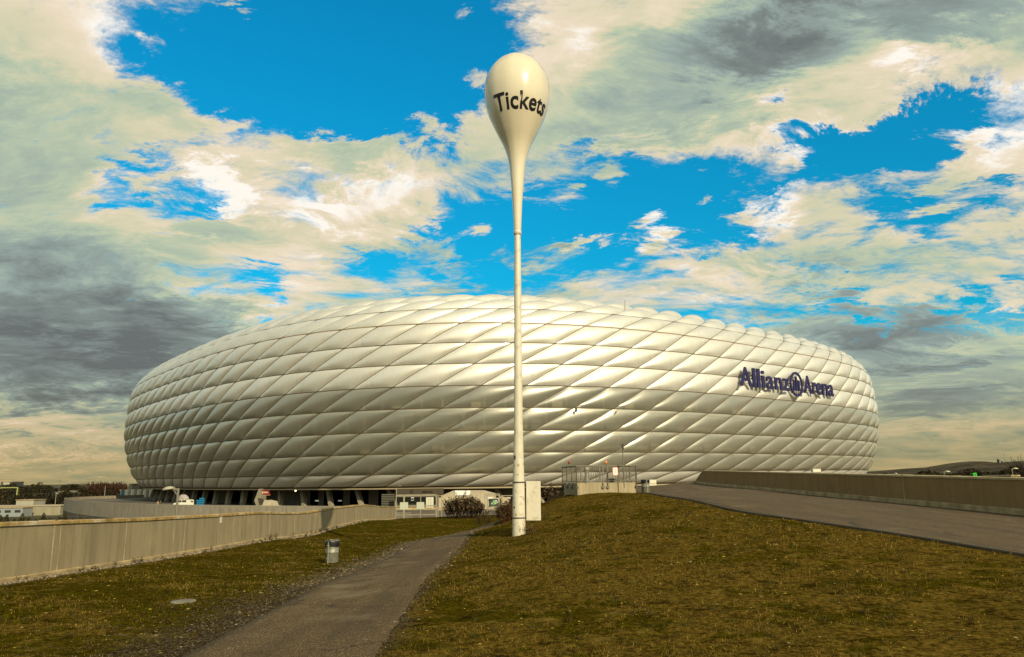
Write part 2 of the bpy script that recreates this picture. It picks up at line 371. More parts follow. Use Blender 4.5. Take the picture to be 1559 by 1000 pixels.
# path and road outlines on the ground
PL = [G(*p) for p in [(290, 1000), (333, 967), (400, 933), (521, 877), (552, 862), (605, 836), (650, 821), (700, 808), (722, 802.5), (741, 797.5)]]
PR = [G(*p) for p in [(572, 1000), (585, 980), (608, 923), (633, 898), (667, 866), (689, 842), (707, 827), (728, 810), (740, 802), (748, 798)]]
RE = [G(*p) for p in [(1559, 846), (1430, 825), (1287, 801.6), (1143, 780), (1060, 766), (1000, 753)]]
def line_xy(pts, ya, yb, deg=3):
    y = np.array([p.y for p in pts]); x = np.array([p.x for p in pts]); c = np.polyfit(y, x, deg)
    c1 = np.polyder(c); y0, y1 = y.min(), y.max()
    def f(v):
        v = np.asarray(v, float); w = np.clip(v, y0, y1); return np.polyval(c, w) + (v - w) * np.where(v < y0, np.polyval(c1, y0), np.polyval(c1, y1))
    return f
fRE = line_xy(RE, 0, 0, 2)
PCY = [-14, 0, 8, 12, 18, 24, 30, 37, 41, 45, 50, 70]; PCX = [-2.3, -2.3, -2.42, -2.6, -2.75, -2.78, -2.45, -1.65, -.2, 2.2, 5.2, 7]
_yy = np.arange(-14, 70, .5); _xx = np.interp(_yy, PCY, PCX)
for _ in range(40): _xx[1:-1] = (_xx[:-2] + 2 * _xx[1:-1] + _xx[2:]) / 4
def fPL(y): return np.interp(y, _yy, _xx) - 1.06
def fPR(y): return np.interp(y, _yy, _xx) + 1.00
def path_x(y): return fPL(y), fPR(y)
def path_dist(x, y):                 # negative inside the path
    a, b = fPL(y), fPR(y); return np.maximum(a - x, x - b)
def verge(x, y):                     # the same, with the worn verge on the left wider near the camera
    pd = path_dist(x, y); return np.where((x < fPL(y)) & (pd > 0), pd * np.interp(y, [6, 12, 20, 30], [.42, .62, 1.0, 1.25]), pd)
def road_edge(y): return np.where(np.asarray(y) > 45, fRE(45.) + (np.asarray(y) - 45) * .12, fRE(np.minimum(y, 45)))

# ------------------------------------------------------------------ materials of the ground
def soil_fn(t, b):
    tc = t.new('ShaderNodeTexCoord'); o = tc.outputs['Object']
    pd = t.new('ShaderNodeAttribute', attribute_name='path_d').outputs['Fac']
    rd = t.new('ShaderNodeAttribute', attribute_name='road_d').outputs['Fac']
    wd = t.new('ShaderNodeAttribute', attribute_name='wall_d').outputs['Fac']
    lf = t.new('ShaderNodeAttribute', attribute_name='left').outputs['Fac']
    a = t.noise(o, 0.55, 6, 0.65); c = t.noise(o, 14.0, 6, 0.7); e = t.noise(o, 2.6, 5, 0.6)
    straw = t.mix(t.rng(c, .35, .65), (.034, .021, .003), (.140, .090, .014))
    green = t.mix(t.rng(c, .35, .65), (.020, .0155, .0013), (.068, .051, .003))
    f = t.math('ADD', a, t.math('MULTIPLY', t.math('SUBTRACT', e, .5), .8))
    f = t.math('ADD', t.math('ADD', t.math('MULTIPLY', f, 1.5), -.215), t.math('MULTIPLY', lf, -.20))
    col = t.mix(t.rng(f, .36, .52), green, straw)
    col = t.mix(t.rng(t.noise(o, 1.3, 6, .7), .60, .74), col, (.020, .014, .006))
    pt = t.rng(t.noise(o, 3.6, 7, .75), .50, .66); col = t.mix(t.math('MULTIPLY', pt, .86), col, (.014, .009, .0018))
    pl = t.rng(t.noise(t.mapping(o, loc=(4, 9, 2)), 1.7, 7, .75), .56, .70); col = t.mix(t.math('MULTIPLY', pl, .6), col, (.17, .12, .024))
    peb = t.new('ShaderNodeTexVoronoi'); t.l.new(o, peb.inputs['Vector']); peb.inputs['Scale'].default_value = 28
    grav = t.mix(t.rng(peb.outputs['Distance'], .1, .75), (.15, .11, .055), (.022, .015, .007))
    grav = t.mix(t.rng(c, .42, .62), (.028, .021, .011), grav)
    # gravel and bare earth beside the path (wider on its left), along the wall foot and the road edge
    nz = t.math('MULTIPLY', t.math('SUBTRACT', t.noise(o, 1.1, 6, .7), .5), 1.7)
    k = t.rng(t.math('ADD', pd, nz), .75, .15); k = t.math('MULTIPLY', k, t.rng(c, .30, .46))
    col = t.mix(k, col, grav)
    kw = t.rng(t.math('ADD', wd, t.math('MULTIPLY', nz, .35)), .55, .28)
    col = t.mix(kw, col, t.mix(.5, grav, (.17, .13, .07)))
    kr = t.rng(t.math('ADD', rd, t.math('MULTIPLY', nz, .25)), .28, .05)
    col = t.mix(kr, col, (.020, .015, .008))
    t.l.new(col, b.inputs['Base Color'])
    bn = t.new('ShaderNodeBump'); bn.inputs['Strength'].default_value = .9; bn.inputs['Distance'].default_value = .03
    t.l.new(t.math('ADD', c, t.math('MULTIPLY', e, 2.0)), bn.inputs['Height']); t.l.new(bn.outputs[0], b.inputs['Normal'])
M_soil = mat('turf_soil', (.05, .04, .01), .95, .0, fn=soil_fn)
def asphalt_fn(light):
    def fn(t, b):
        tc = t.new('ShaderNodeTexCoord'); o = tc.outputs['Object']
        v = t.new('ShaderNodeTexVoronoi'); t.l.new(o, v.inputs['Vector']); v.inputs['Scale'].default_value = 48
        c = t.mix(v.outputs['Distance'], tuple(light * k for k in (2.3, 1.48, .58)), tuple(light * k for k in (.42, .27, .10)))
        c = t.mix(t.rng(t.noise(o, 26, 4, .8), .35, .65), t.mix(.6, c, (.012, .008, .003)), c)
        c = t.mix(t.rng(t.noise(o, 60, 2, .6), .60, .68), c, tuple(light * k for k in (4.8, 3.5, 1.9)))
        big = t.noise(t.mapping(o, scale=(2.2, .25, 1)), 1.0, 6, .65)
        c = t.mix(t.rng(big, .40, .66), c, t.mix(.55, c, tuple(light * k for k in (.55, .38, .18))))
        c = t.mix(t.rng(t.noise(o, .5, 5, .6), .56, .72), c, tuple(light * k for k in (1.7, 1.25, .66)))
        cv = t.new('ShaderNodeTexVoronoi', feature='DISTANCE_TO_EDGE'); t.l.new(t.vm('ADD', o, t.vm('MULTIPLY', t.noise(o, 1.6, 6, .7, col=True), (1.3, 1.3, 0))), cv.inputs['Vector']); cv.inputs['Scale'].default_value = .33
        ck = t.math('MULTIPLY', t.rng(cv.outputs['Distance'], .011, .003), t.rng(t.noise(o, .45, 3, .5), .5, .56)); c = t.mix(t.math('MULTIPLY', ck, .8), c, (.012, .008, .004))
        c = t.mix(t.math('MULTIPLY', t.rng(t.noise(o, .9, 5, .75), .60, .66), .45), c, tuple(light * k for k in (.5, .34, .15)))
        t.l.new(c, b.inputs['Base Color'])
        bn = t.new('ShaderNodeBump'); bn.inputs['Strength'].default_value = .8; bn.inputs['Distance'].default_value = .006
        t.l.new(v.outputs['Distance'], bn.inputs['Height']); t.l.new(bn.outputs[0], b.inputs['Normal'])
    return fn
M_path = mat('path_asphalt', (.08, .07, .05), .9, .15, fn=asphalt_fn(.086))
M_road = mat('road_asphalt', (.08, .07, .05), .85, .2, fn=asphalt_fn(.080))
def concrete_fn(base, dark, streak=1.0, vert=5.0):
    def fn(t, b):
        tc = t.new('ShaderNodeTexCoord'); o = tc.outputs['Object']
        st = t.noise(t.mapping(o, scale=(vert, vert, .22)), 1.0, 8, .7)
        c = t.mix(t.rng(st, .36, .70), base, t.mix(.75 * streak, base, dark))
        st2 = t.noise(t.mapping(o, scale=(vert * 4, vert * 4, .5)), 1.0, 4, .7)
        c = t.mix(t.math('MULTIPLY', t.rng(st2, .56, .70), .55 * streak), c, dark)
        c = t.mix(t.math('MULTIPLY', t.rng(t.noise(t.mapping(o, scale=(9, 9, .35)), 1.0, 3, .8), .60, .68), .6 * streak), c, dark)
        c = t.mix(t.math('MULTIPLY', t.rng(t.noise(o, .8, 6, .6), .5, .75), .35), c, tuple(min(1, k * 1.35) for k in base))
        c = t.mix(t.math('MULTIPLY', t.rng(t.noise(o, 30, 3, .6), .58, .75), .5), c, dark)
        t.l.new(c, b.inputs['Base Color'])
        bn = t.new('ShaderNodeBump'); bn.inputs['Strength'].default_value = .35; bn.inputs['Distance'].default_value = .01
        t.l.new(t.noise(o, 22, 6, .7), bn.inputs['Height']); t.l.new(bn.outputs[0], b.inputs['Normal'])
    return fn
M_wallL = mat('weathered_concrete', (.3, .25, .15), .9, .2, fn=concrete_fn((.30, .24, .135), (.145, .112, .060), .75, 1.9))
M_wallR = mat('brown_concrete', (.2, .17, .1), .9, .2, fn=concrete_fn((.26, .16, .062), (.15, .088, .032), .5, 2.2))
M_grey = mat('grey_concrete', (.3, .28, .22), .9, .2, fn=concrete_fn((.30, .255, .18), (.17, .145, .10), .8, .8))
M_cap = mat('mossy_cap', (.3, .2, .08), .95, .1, fn=mottled((.46, .31, .11), (.22, .14, .045), 3.0, (.5, .42, .28), 1.4))
M_joint = mat('joint_filler', (.30, .24, .14), .85, .2, fn=mottled((.40, .325, .20), (.22, .17, .09), 2.5))
M_plinth = mat('plinth_concrete', (.42, .34, .2), .9, .2, fn=mottled((.44, .33, .165), (.24, .17, .08), 2.0))
M_dark = mat('dark_gap', (.012, .010, .008), .9, .1)

# ------------------------------------------------------------------ the mound
ys = np.concatenate([np.arange(-12, 2, .6), np.arange(2, 30, .14), np.arange(30, 55, .25), np.arange(55, 112.1, 1.0)])
NX = 170
def hump(x, y):
    m = np.clip(np.minimum(path_dist(x, y), (road_edge(y) - x)) / .8, 0, 1)
    m = m * np.clip((x - xl(y) - .3) / .8, 0, 1) * np.clip((60 - y) / 15, 0, 1)
    return m * (fbm(x * 2.3, y * 2.3, 3) * .012 + fbm(x * .8, y * .8, 5) * .016)
def hill_mesh():
    vs = []; at = {'path_d': [], 'road_d': [], 'wall_d': [], 'left': []}
    YY, UU = np.meshgrid(ys, np.linspace(0, 1, NX), indexing='ij')
    XX = xl(YY) * (1 - UU) + xr(YY) * UU + .08 - .3 * UU
    pd = path_dist(XX, YY); rd = road_edge(YY) - XX; on_p = (pd < -.02) & (YY < 70); on_r = (rd < -.02) & (YY < 70)
    ZZ = zt(XX, YY) + hump(XX, YY) - np.where(on_p | on_r, .05, 0) * np.clip((np.maximum(-np.where(YY < 70, pd, 9), -rd) - .10) / .25, 0, 1)
    n = len(ys); V = np.stack([XX, YY, ZZ], -1).reshape(-1, 3)
    top = []
    for i in range(n - 1):
        for k in range(NX - 1): top += [i * NX + k, i * NX + k + 1, (i + 1) * NX + k + 1, (i + 1) * NX + k]
    # skirts down to the low ground
    ring = [i * NX for i in range(n)] + [(n - 1) * NX + k for k in range(1, NX)] + [i * NX + NX - 1 for i in range(n - 2, -1, -1)] + [k for k in range(NX - 2, 0, -1)]
    base = len(V); low = V[ring].copy(); low[:, 2] = -12.3; V = np.concatenate([V, low]); m = len(ring)
    for a in range(m):
        b_ = (a + 1) % m; top += [ring[a], ring[b_], base + b_, base + a]
    o = fast_mesh('mound', V, 4, top, M_soil)
    for nm, arr in (('path_d', np.where(YY < 60, verge(XX, YY) + .35 * (XX > fPR(YY)), 5)), ('road_d', rd), ('wall_d', XX - xl(YY)), ('left', (XX < fPL(YY)) * 1.0)):
        a = o.data.attributes.new(nm, 'FLOAT', 'POINT'); a.data.foreach_set('value', np.concatenate([arr.ravel(), np.full(m, 5.0)]).astype(np.float32))
    o.data.polygons.foreach_set('use_smooth', [True] * len(o.data.polygons))
    o.name = 'ground'; tag(o, 'grassy mound of dry turf between the two concrete walls', kind='structure')
hill_mesh()
# path and road sheets
def sheet(name, fa, fb, y0, y1, m, lift, nx=14, step=.25, jit=0.0, label=None):
    yy = np.arange(y0, y1, step); rows = []
    for i, y in enumerate(yy):
        a, b = float(fa(y)), float(fb(y))
        if jit:
            a += jit * .35 * math.sin(y * 7.1) * math.sin(y * 2.3) ; b += jit * (math.sin(y * 3.3 + 1) * math.sin(y * 9.7) + .6 * math.sin(y * 23.1) * math.sin(y * 14.9))
        xs_ = np.linspace(a, b, nx); zs = zt(xs_, np.full(nx, y)) + lift
        r = [Vector((x, y, z)) for x, z in zip(xs_, zs)]
        rows.append([Vector((r[0].x - .02, y, r[0].z - .09))] + r + [Vector((r[-1].x + .02, y, r[-1].z - .09))])
    o = MB().grid(rows).build(name, m); tag(o, label, kind='structure'); return o
sheet('path', fPL, fPR, -12, 58, M_path, .008, jit=.035, label='narrow brown asphalt footpath curving up between grass')
sheet('road', lambda y: road_edge(y) + .12, lambda y: xr(y) - .02, -12, 70, M_road, .006, step=.5, nx=22, label='wide asphalt ramp road beside the right wall')
# kerb with a dark drainage slot at the road edge
yk = np.arange(-12, 46, .5)
MB().tube([Vector((float(road_edge(y)) - .02, y, zf(float(road_edge(y)), y) + .015)) for y in yk], .045, 4).build('kerb', mat('kerb_stone', (.10, .08, .05), .9, .2))
k2 = MB().grid([[Vector((float(road_edge(y)) + .03, y, zf(float(road_edge(y)), y) + .012)), Vector((float(road_edge(y)) + .115, y, zf(float(road_edge(y)), y) + .012))] for y in yk]).build('gutter', M_dark)
for n_o in ('kerb', 'gutter'): tag(bpy.data.objects[n_o], kind='structure')
# low ground to the horizon
lg = MB(); R_ = [0, 60, 200, 600, 2000, 8000, 22000]
lg.add([(0, 0, -12)] + [(r * math.cos(a), r * math.sin(a), -12) for r in R_[1:] for a in np.linspace(0, 2 * math.pi, 48, endpoint=False)],
       [(0, 1 + k, 1 + (k + 1) % 48) for k in range(48)] + [(1 + i * 48 + k, 1 + (i + 1) * 48 + k, 1 + (i + 1) * 48 + (k + 1) % 48, 1 + i * 48 + (k + 1) % 48) for i in range(5) for k in range(48)])
tag(lg.build('low_ground', mat('far_ground', (.05, .045, .02), .95, .1, fn=mottled((.045, .042, .018), (.10, .08, .04), .03, (.03, .035, .012), .01))), kind='structure')

# ------------------------------------------------------------------ parapet walls of the mound
def parapet(name, pts, side, thick, H, cap_m, wall_m, plinth, label, end_slope=0, joints=()):
    """pts: foot points; side +1: wall body lies to the right of its visible face, -1 to the left"""
    t = thing(name, tuple(pts[0]), label, 'wall')
    yy = np.arange(pts[0].y, pts[-1].y, .5); fx = np.interp(yy, [p.y for p in pts], [p.x for p in pts])
    fz = np.interp(yy, [p.y for p in pts], [p.z for p in pts])
    body = MB(); cap = MB(); pl = MB(); rb = []; rc = []; rp = []
    for x, y, z in zip(fx, yy, fz):
        h = H
        if end_slope and y > yy[-1] - end_slope: h = H * max(.04, (yy[-1] - y) / end_slope)
        s = side
        rb.append([Vector((x, y, z - 1.4)), Vector((x, y, z + h - .05)), Vector((x + s * thick, y, z + h - .05)), Vector((x + s * thick, y, -12.2))])
        rc.append([Vector((x - s * .03, y, z + h - .08)), Vector((x - s * .03, y, z + h - .012)), Vector((x + s * .03, y, z + h)), Vector((x + s * (thick - .03), y, z + h)), Vector((x + s * (thick + .03), y, z + h - .012)), Vector((x + s * (thick + .03), y, z + h - .08))])
        rp.append([Vector((x - s * .002, y, z + plinth)), Vector((x - s * .05, y, z + plinth - .02)), Vector((x - s * .06, y, z - .5))])
    body.grid(rb, smooth=False, flip=side < 0); body.add(rb[0], [(0, 1, 2, 3)]); body.add(rb[-1], [(3, 2, 1, 0)])
    cap.grid(rc, smooth=False, flip=side < 0); cap.add(rc[0], [tuple(range(6))]); cap.add(rc[-1], [tuple(range(5, -1, -1))])
    pl.grid(rp, smooth=False, flip=side < 0)
    body.build('wall', wall_m, t); cap.build('coping', cap_m, t); pl.build('plinth', M_plinth, t)
    jm = MB()
    for y in joints:
        x = float(np.interp(y, yy, fx)); z = float(np.interp(y, yy, fz)); w = .02 + .06 * random.random() ** 2
        jm.box((x - side * .002, y, z + H / 2), (.012, w, H - .17)); jm.box((x + side * thick / 2, y, z + H + .002), (thick + .06, w * 1.6, .012))
    jm.build('joint', M_joint, t)
    return t
WLs = [Vector((float(xl(y)), y, float(np.polyval(_z, y)) if yl0 <= y <= yl1 else zf(float(xl(y)), y))) for y in np.arange(2, yl1, 1.5)]
WLs = [Vector((p.x, p.y, zf(p.x + .1, p.y) - .02)) for p in WLs] + [Vector((float(xl(yl1)), yl1, zf(float(xl(yl1)) + .1, yl1)))]
wl = parapet('parapet_wall', WLs, -1, .32, 1.17, M_cap, M_wallL, .10, 'long streaked concrete wall with moss on its coping, left of the path', joints=[10, 13.2, 16.9, 17.15, 20.2, 23.2, 24.0, 27.2, 29.6, 33, 37, 41, 45, 49, 53, 57, 61, 65, 69])
WRs = [Vector((float(xr(y)), y, float(np.polyval(_wrz, y)))) for y in np.arange(2, 70.6, 1.5)]
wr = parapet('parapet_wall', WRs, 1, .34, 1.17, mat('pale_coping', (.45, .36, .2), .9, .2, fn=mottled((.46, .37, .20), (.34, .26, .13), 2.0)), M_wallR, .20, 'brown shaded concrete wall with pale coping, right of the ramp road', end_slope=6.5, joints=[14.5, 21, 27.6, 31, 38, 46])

# ------------------------------------------------------------------ the arena
SA, SB, SE, SCX, SCY, STH, SN, SPH = 129.0, 120.40285, 3.01617, -10.42518, 294.80911, -0.88324, 89.42747, 0.88238
OFF = [-7.05, -4.55, -2.56, -1.11, -.21, .01, -.30, -.59, -1.60, -4.40, -9.2, -15.5, -23.5]
ZL = [-1.48, 1.12, 5.26, 9.75, 14.46, 19.06, 23.74, 28.25, 32.73, 36.50, 39.2, 41.1, 42.3]
CS = [-4.517, -3.718, -2.748, -1.825, -.877, -.001, .853, 1.707, 2.532, 3.501, 4.4, 5.3, 6.2]
_T = np.linspace(0, 2 * np.pi, 1441); _C, _S = np.cos(_T), np.sin(_T); _e = 2 / SE
_ex = SA * np.sign(_C) * np.abs(_C) ** _e; _ey = SB * np.sign(_S) * np.abs(_S) ** _e
_dx, _dy = np.diff(_ex), np.diff(_ey); _l = np.hypot(_dx, _dy); _sl = np.concatenate([[0], np.cumsum(_l)]); _SS = _sl[-1]
_nx, _ny, _sm = _dy / _l, -_dx / _l, (_sl[1:] + _sl[:-1]) / 2
_ct, _st = math.cos(STH), math.sin(STH)
def ring(u, off, z):
    s_ = (np.asarray(u, float) % 1) * _SS
    x = np.interp(s_, _sl, _ex); y = np.interp(s_, _sl, _ey); nx = np.interp(s_, _sm, _nx, period=_SS); ny = np.interp(s_, _sm, _ny, period=_SS)
    nn = np.hypot(nx, ny); nx, ny = nx / nn, ny / nn
    x = x + off * nx; y = y + off * ny
    return np.stack([SCX + x * _ct - y * _st, SCY + x * _st + y * _ct, z + 0 * x], -1)
def uj(j, k): return (j + CS[k]) / SN + SPH
_US = np.linspace(SPH - .27, SPH + .27, 4001)
def find_u(px, off, z):              # facade parameter seen at this column, on the side facing the camera
    p = ring(_US, off, z); n = ring(_US, off + 1, z) - p
    X = np.array([proj(q)[0] for q in p]) if False else 779.5 + FPX * ((p[:, 0] / (p[:, 1] * cp + p[:, 2] * sp)) * cr + ((-p[:, 1] * sp + p[:, 2] * cp) / (p[:, 1] * cp + p[:, 2] * sp)) * sr)
    ok = (n * p).sum(-1) < 0
    return float(_US[np.argmin(np.abs(X - px) + np.where(ok, 0, 1e5))])
def cushion_fn(t, b):
    tc = t.new('ShaderNodeTexCoord'); o = tc.outputs['Object']
    g = t.new('ShaderNodeNewGeometry')
    c = t.mix(t.rng(t.noise(o, .35, 5, .6), .35, .7), (.72, .69, .585), (.67, .64, .54))
    c = t.mix(t.math('MULTIPLY', t.rng(t.noise(t.mapping(o, scale=(1, 1, .12)), 1.6, 6, .7), .52, .75), .35), c, (.36, .32, .23))
    oi = t.new('ShaderNodeObjectInfo'); rv = t.math('FRACT', t.math('ADD', oi.outputs['Random'], t.math('MULTIPLY', g.outputs['Random Per Island'], 7.31)))
    c = t.mix(t.math('MULTIPLY', rv, .28), c, (.42, .395, .30)); t.l.new(t.math('ADD', .45, t.math('MULTIPLY', rv, .12)), b.inputs['Roughness'])
    t.l.new(c, b.inputs['Base Color']); b.inputs['IOR'].default_value = 1.75; b.inputs['Metallic'].default_value = .50
    b.inputs['Coat Weight'].default_value = .35; b.inputs['Coat Roughness'].default_value = .10
    bn = t.new('ShaderNodeBump'); bn.inputs['Strength'].default_value = .25; bn.inputs['Distance'].default_value = .05
    t.l.new(t.noise(o, .8, 4, .5), bn.inputs['Height']); t.l.new(bn.outputs[0], b.inputs['Normal'])
M_cush = mat('white_foil', (.7, .66, .55), .50, .6, metal=0.0, fn=cushion_fn)
def clear_fn(t, b):
    cushion_fn(t, b)
    for l_ in list(b.inputs['Roughness'].links): t.l.remove(l_)
    b.inputs['Roughness'].default_value = .38; b.inputs['Metallic'].default_value = .48
    out = t.n['Material Output']; tr = t.new('ShaderNodeBsdfTransparent'); tr.inputs[0].default_value = (.93, .92, .76, 1)
    b.inputs['Base Color'].default_value = (.5, .5, .4, 1)
    tc = t.new('ShaderNodeTexCoord'); c = t.mix(t.noise(tc.outputs['Object'], .4, 4, .6), (.60, .575, .45), (.50, .48, .37)); t.l.new(c, b.inputs['Base Color'])
    lw = t.new('ShaderNodeLayerWeight'); lw.inputs[0].default_value = .35
    mx = t.new('ShaderNodeMixShader'); f = t.math('SUBTRACT', .56, t.math('MULTIPLY', lw.outputs['Facing'], .5), clamp=True)
    t.l.new(f, mx.inputs[0]); t.l.new(b.outputs[0], mx.inputs[1]); t.l.new(tr.outputs[0], mx.inputs[2]); t.l.new(mx.outputs[0], out.inputs[0])
M_clear = mat('clear_foil', (.5, .5, .4), .36, .7, fn=clear_fn)
M_seam = mat('clamp_profile', (.075, .05, .022), .7, .3)
M_seam2 = mat('gutter_band', (.20, .14, .07), .7, .3)
AO = tuple(ring(SPH, -20, -5.9)); arena = thing('stadium', AO, 'huge rounded stadium wrapped in rhombic white foil cushions', 'stadium')
def cushion(k, j, ns, nt, H):
    s = np.linspace(0, 1, ns + 1); t_ = np.linspace(0, 1, nt + 1); S_, T_ = np.meshgrid(s, t_)
    U = (j + S_ + CS[k] * (1 - T_) + CS[k + 1] * T_) / SN + SPH
    off = OFF[k] * (1 - T_) + OFF[k + 1] * T_; z = ZL[k] * (1 - T_) + ZL[k + 1] * T_
    p = ring(U, off, z)
    e = .5 / SN; tu = ring(U + e, off, z) - ring(U - e, off, z); tu[..., 2] = 0
    dv = np.array([0, 0, ZL[k + 1] - ZL[k]]); nrm = ring(U, off + 1, z) - p
    tv = nrm * (OFF[k + 1] - OFF[k]) + dv
    N = np.cross(tu, tv); N /= np.linalg.norm(N, axis=-1, keepdims=True)
    h = H * (np.clip(4 * S_ * (1 - S_), 0, 1) ** .62) * (np.clip(4 * T_ * (1 - T_), 0, 1) ** .62)
    return (p + N * h[..., None])
def grid_faces(ns, nt, base=0):
    out = []
    for i in range(nt):
        for k in range(ns): a = base + i * (ns + 1) + k; out += [a, a + 1, a + ns + 2, a + ns + 1]
    return out
HB = [.50, .66, .68, .68, .68, .72, .72, .72, .75, 1.15, 1.5, 1.5]
cells = []
for k in range(12):
    for j in range(-44, 46):
        pc = ring((j + .5 + (CS[k] + CS[k + 1]) / 2) / SN + SPH, (OFF[k] + OFF[k + 1]) / 2, (ZL[k] + ZL[k + 1]) / 2)
        n = ring((j + .5 + (CS[k] + CS[k + 1]) / 2) / SN + SPH, OFF[k] + 1, ZL[k]) - ring((j + .5 + (CS[k] + CS[k + 1]) / 2) / SN + SPH, OFF[k], ZL[k])
        tv = n * (OFF[k + 1] - OFF[k]) + np.array([0, 0, ZL[k + 1] - ZL[k]]); nn = np.cross(np.array([-n[1], n[0], 0]), tv)
        if nn[0] * n[0] + nn[1] * n[1] < 0: nn = -nn
        face = -np.dot(nn, pc) / np.linalg.norm(pc) ** 3
        cells.append((face, k, j, pc))
cells.sort(key=lambda c: -c[0])
front = {(c[1], c[2]) for c in cells[:100]}
restV = {0: [], 1: []}; restF = {0: [], 1: []}; cnt = {0: 0, 1: 0}
for rank, (face, k, j, pc) in enumerate(cells):
    clear = 1 <= k <= 4
    hi = face > -2e-6 or k >= 8; ns, nt = (12, 10) if hi else (4, 3)
    if k in (9, 10, 11): ns, nt = (12, 8) if hi else (5, 3)
    V = cushion(k, j, ns, nt, HB[k])
    flat = V.reshape(-1, 3)
    if rank < 100:
        o = fast_mesh('facade_cushion', flat - pc, 4, grid_faces(ns, nt), M_clear if clear else M_cush)
        o.location = Vector(pc) - Vector(AO); o.parent = arena
        o.data.polygons.foreach_set('use_smooth', [True] * len(o.data.polygons))
        if clear: o['label'] = 'see-through greyish foil cushion'
    else:
        q = 1 if clear else 0
        restV[q].append(flat); restF[q].append(np.array(grid_faces(ns, nt)) + cnt[q]); cnt[q] += len(flat)
V = np.concatenate(restV[0] + restV[1]); F = np.concatenate([np.concatenate(restF[0]), np.concatenate(restF[1]) + cnt[0]])
n0 = sum(len(f) for f in restF[0]) // 4; n1 = sum(len(f) for f in restF[1]) // 4
o = fast_mesh('facade_cushion', V - np.array(AO), 4, F, [M_cush, M_clear], [0] * n0 + [1] * n1); o.parent = arena; o['kind'] = 'stuff'
o.data.polygons.foreach_set('use_smooth', [True] * len(o.data.polygons))
def seam_tube(mb, pts, r, n=4): mb.tube([Vector(p) for p in pts], r, n, smooth=False)
sm = MB()
for k in range(0, 12):
    if k == 8: continue
    us = np.linspace(0, 1, 721); seam_tube(sm, ring(us, OFF[k] + .02, ZL[k]), .10 if k > 0 else .11)
for j in range(-44, 46):
    for k in range(0, 11):
        tt = np.linspace(0, 1, 4)
        pts = [ring((j + CS[k] * (1 - a) + CS[k + 1] * a) / SN + SPH, OFF[k] * (1 - a) + OFF[k + 1] * a + .02, ZL[k] * (1 - a) + ZL[k + 1] * a) for a in tt]
        seam_tube(sm, pts, .085)
sm.build('clamping_frame', M_seam, arena)
b8 = MB(); us = np.linspace(0, 1, 721)
a1, a2, a3, a4 = ring(us, OFF[8] - .1, ZL[8] - .10), ring(us, OFF[8] + .16, ZL[8] - .10), ring(us, OFF[8] + .10, ZL[8] + .12), ring(us, OFF[8] - .4, ZL[8] + .14)
b8.grid([[Vector(p) for p in q] for q in zip(a1, a2, a3, a4)], smooth=False); b8.build('gutter_band', M_seam2, arena)
# soffit ledge under the cushions, core wall, slabs, gallery columns
def ringband(prof, us=np.linspace(0, 1, 361)):
    return [[Vector(ring(u, o_, z_)) for o_, z_ in prof] for u in us]
lm = MB(); lm.grid(ringband([(-7.6, -2.05), (-7.0, -2.05), (-6.9, -1.78), (-7.6, -1.74)]), smooth=False); lm.build('eaves_ledge', mat('ledge', (.42, .34, .2), .8, .3), arena)
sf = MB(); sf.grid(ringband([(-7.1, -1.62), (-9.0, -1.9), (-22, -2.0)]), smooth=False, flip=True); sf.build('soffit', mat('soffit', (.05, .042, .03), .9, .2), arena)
co = MB(); co.grid(ringband([(-10.5, -2.0), (-9.2, 1.1), (-8.0, 5.2), (-7.2, 9.7), (-6.6, 14.4), (-6.6, 19.0), (-8, 36), (-14, 38), (-60, 38)]), smooth=False)
M_core = mat('gallery_wall', (.16, .15, .11), .9, .2, fn=mottled((.26, .245, .18), (.17, .16, .115), .25, (.32, .29, .2), .6))
co.build('gallery_wall', M_core, arena)
gs = MB(); fl = mat('gallery_slab', (.34, .30, .2), .9, .2)
for k in (1, 2, 3, 4):
    gs.grid(ringband([(OFF[k] - 5.2, ZL[k] - .32), (OFF[k] - 2.2, ZL[k] - .32), (OFF[k] - 2.2, ZL[k] + .02), (OFF[k] - 5.2, ZL[k] + .02)]), smooth=False)
gs.build('gallery_slab', fl, arena)
gc = MB()
for i in range(180):
    u = i / 180; k = 1
    for k in (1, 2, 3, 4):
        a = ring(u, OFF[k] - 3.2, ZL[k]); b_ = ring(u, OFF[k + 1] - 3.2, ZL[k + 1] - .3)
        if (i * 7 + k * 5) % 3: gc.tube([Vector(a), Vector(b_)], .16, 4, smooth=False)
        if (i * 5 + k * 3) % 4 == 0:
            p = ring(u + .002, OFF[k] - 4.3, ZL[k] + 1.5); q = ring(u + .0052, OFF[k] - 4.3, ZL[k] + 1.5)
            d_ = Vector(q) - Vector(p); gc.box((Vector(p) + Vector(q)) / 2, (d_.length, .1, 1.7 + (i % 3) * .5), math.atan2(d_.y, d_.x), mi=(i % 2))
gc.build('gallery_frame', [mat('gallery_steel', (.30, .28, .2), .8, .3), mat('gallery_panel', (.07, .08, .07), .5, .5)], arena)
# roof crown behind the last cushions
rf = MB(); rf.grid(ringband([(-23.5, 42.3), (-36, 42.6), (-50, 42.0), (-60, 40), (-60, 38)])); rf.build('inner_roof', M_cush, arena)
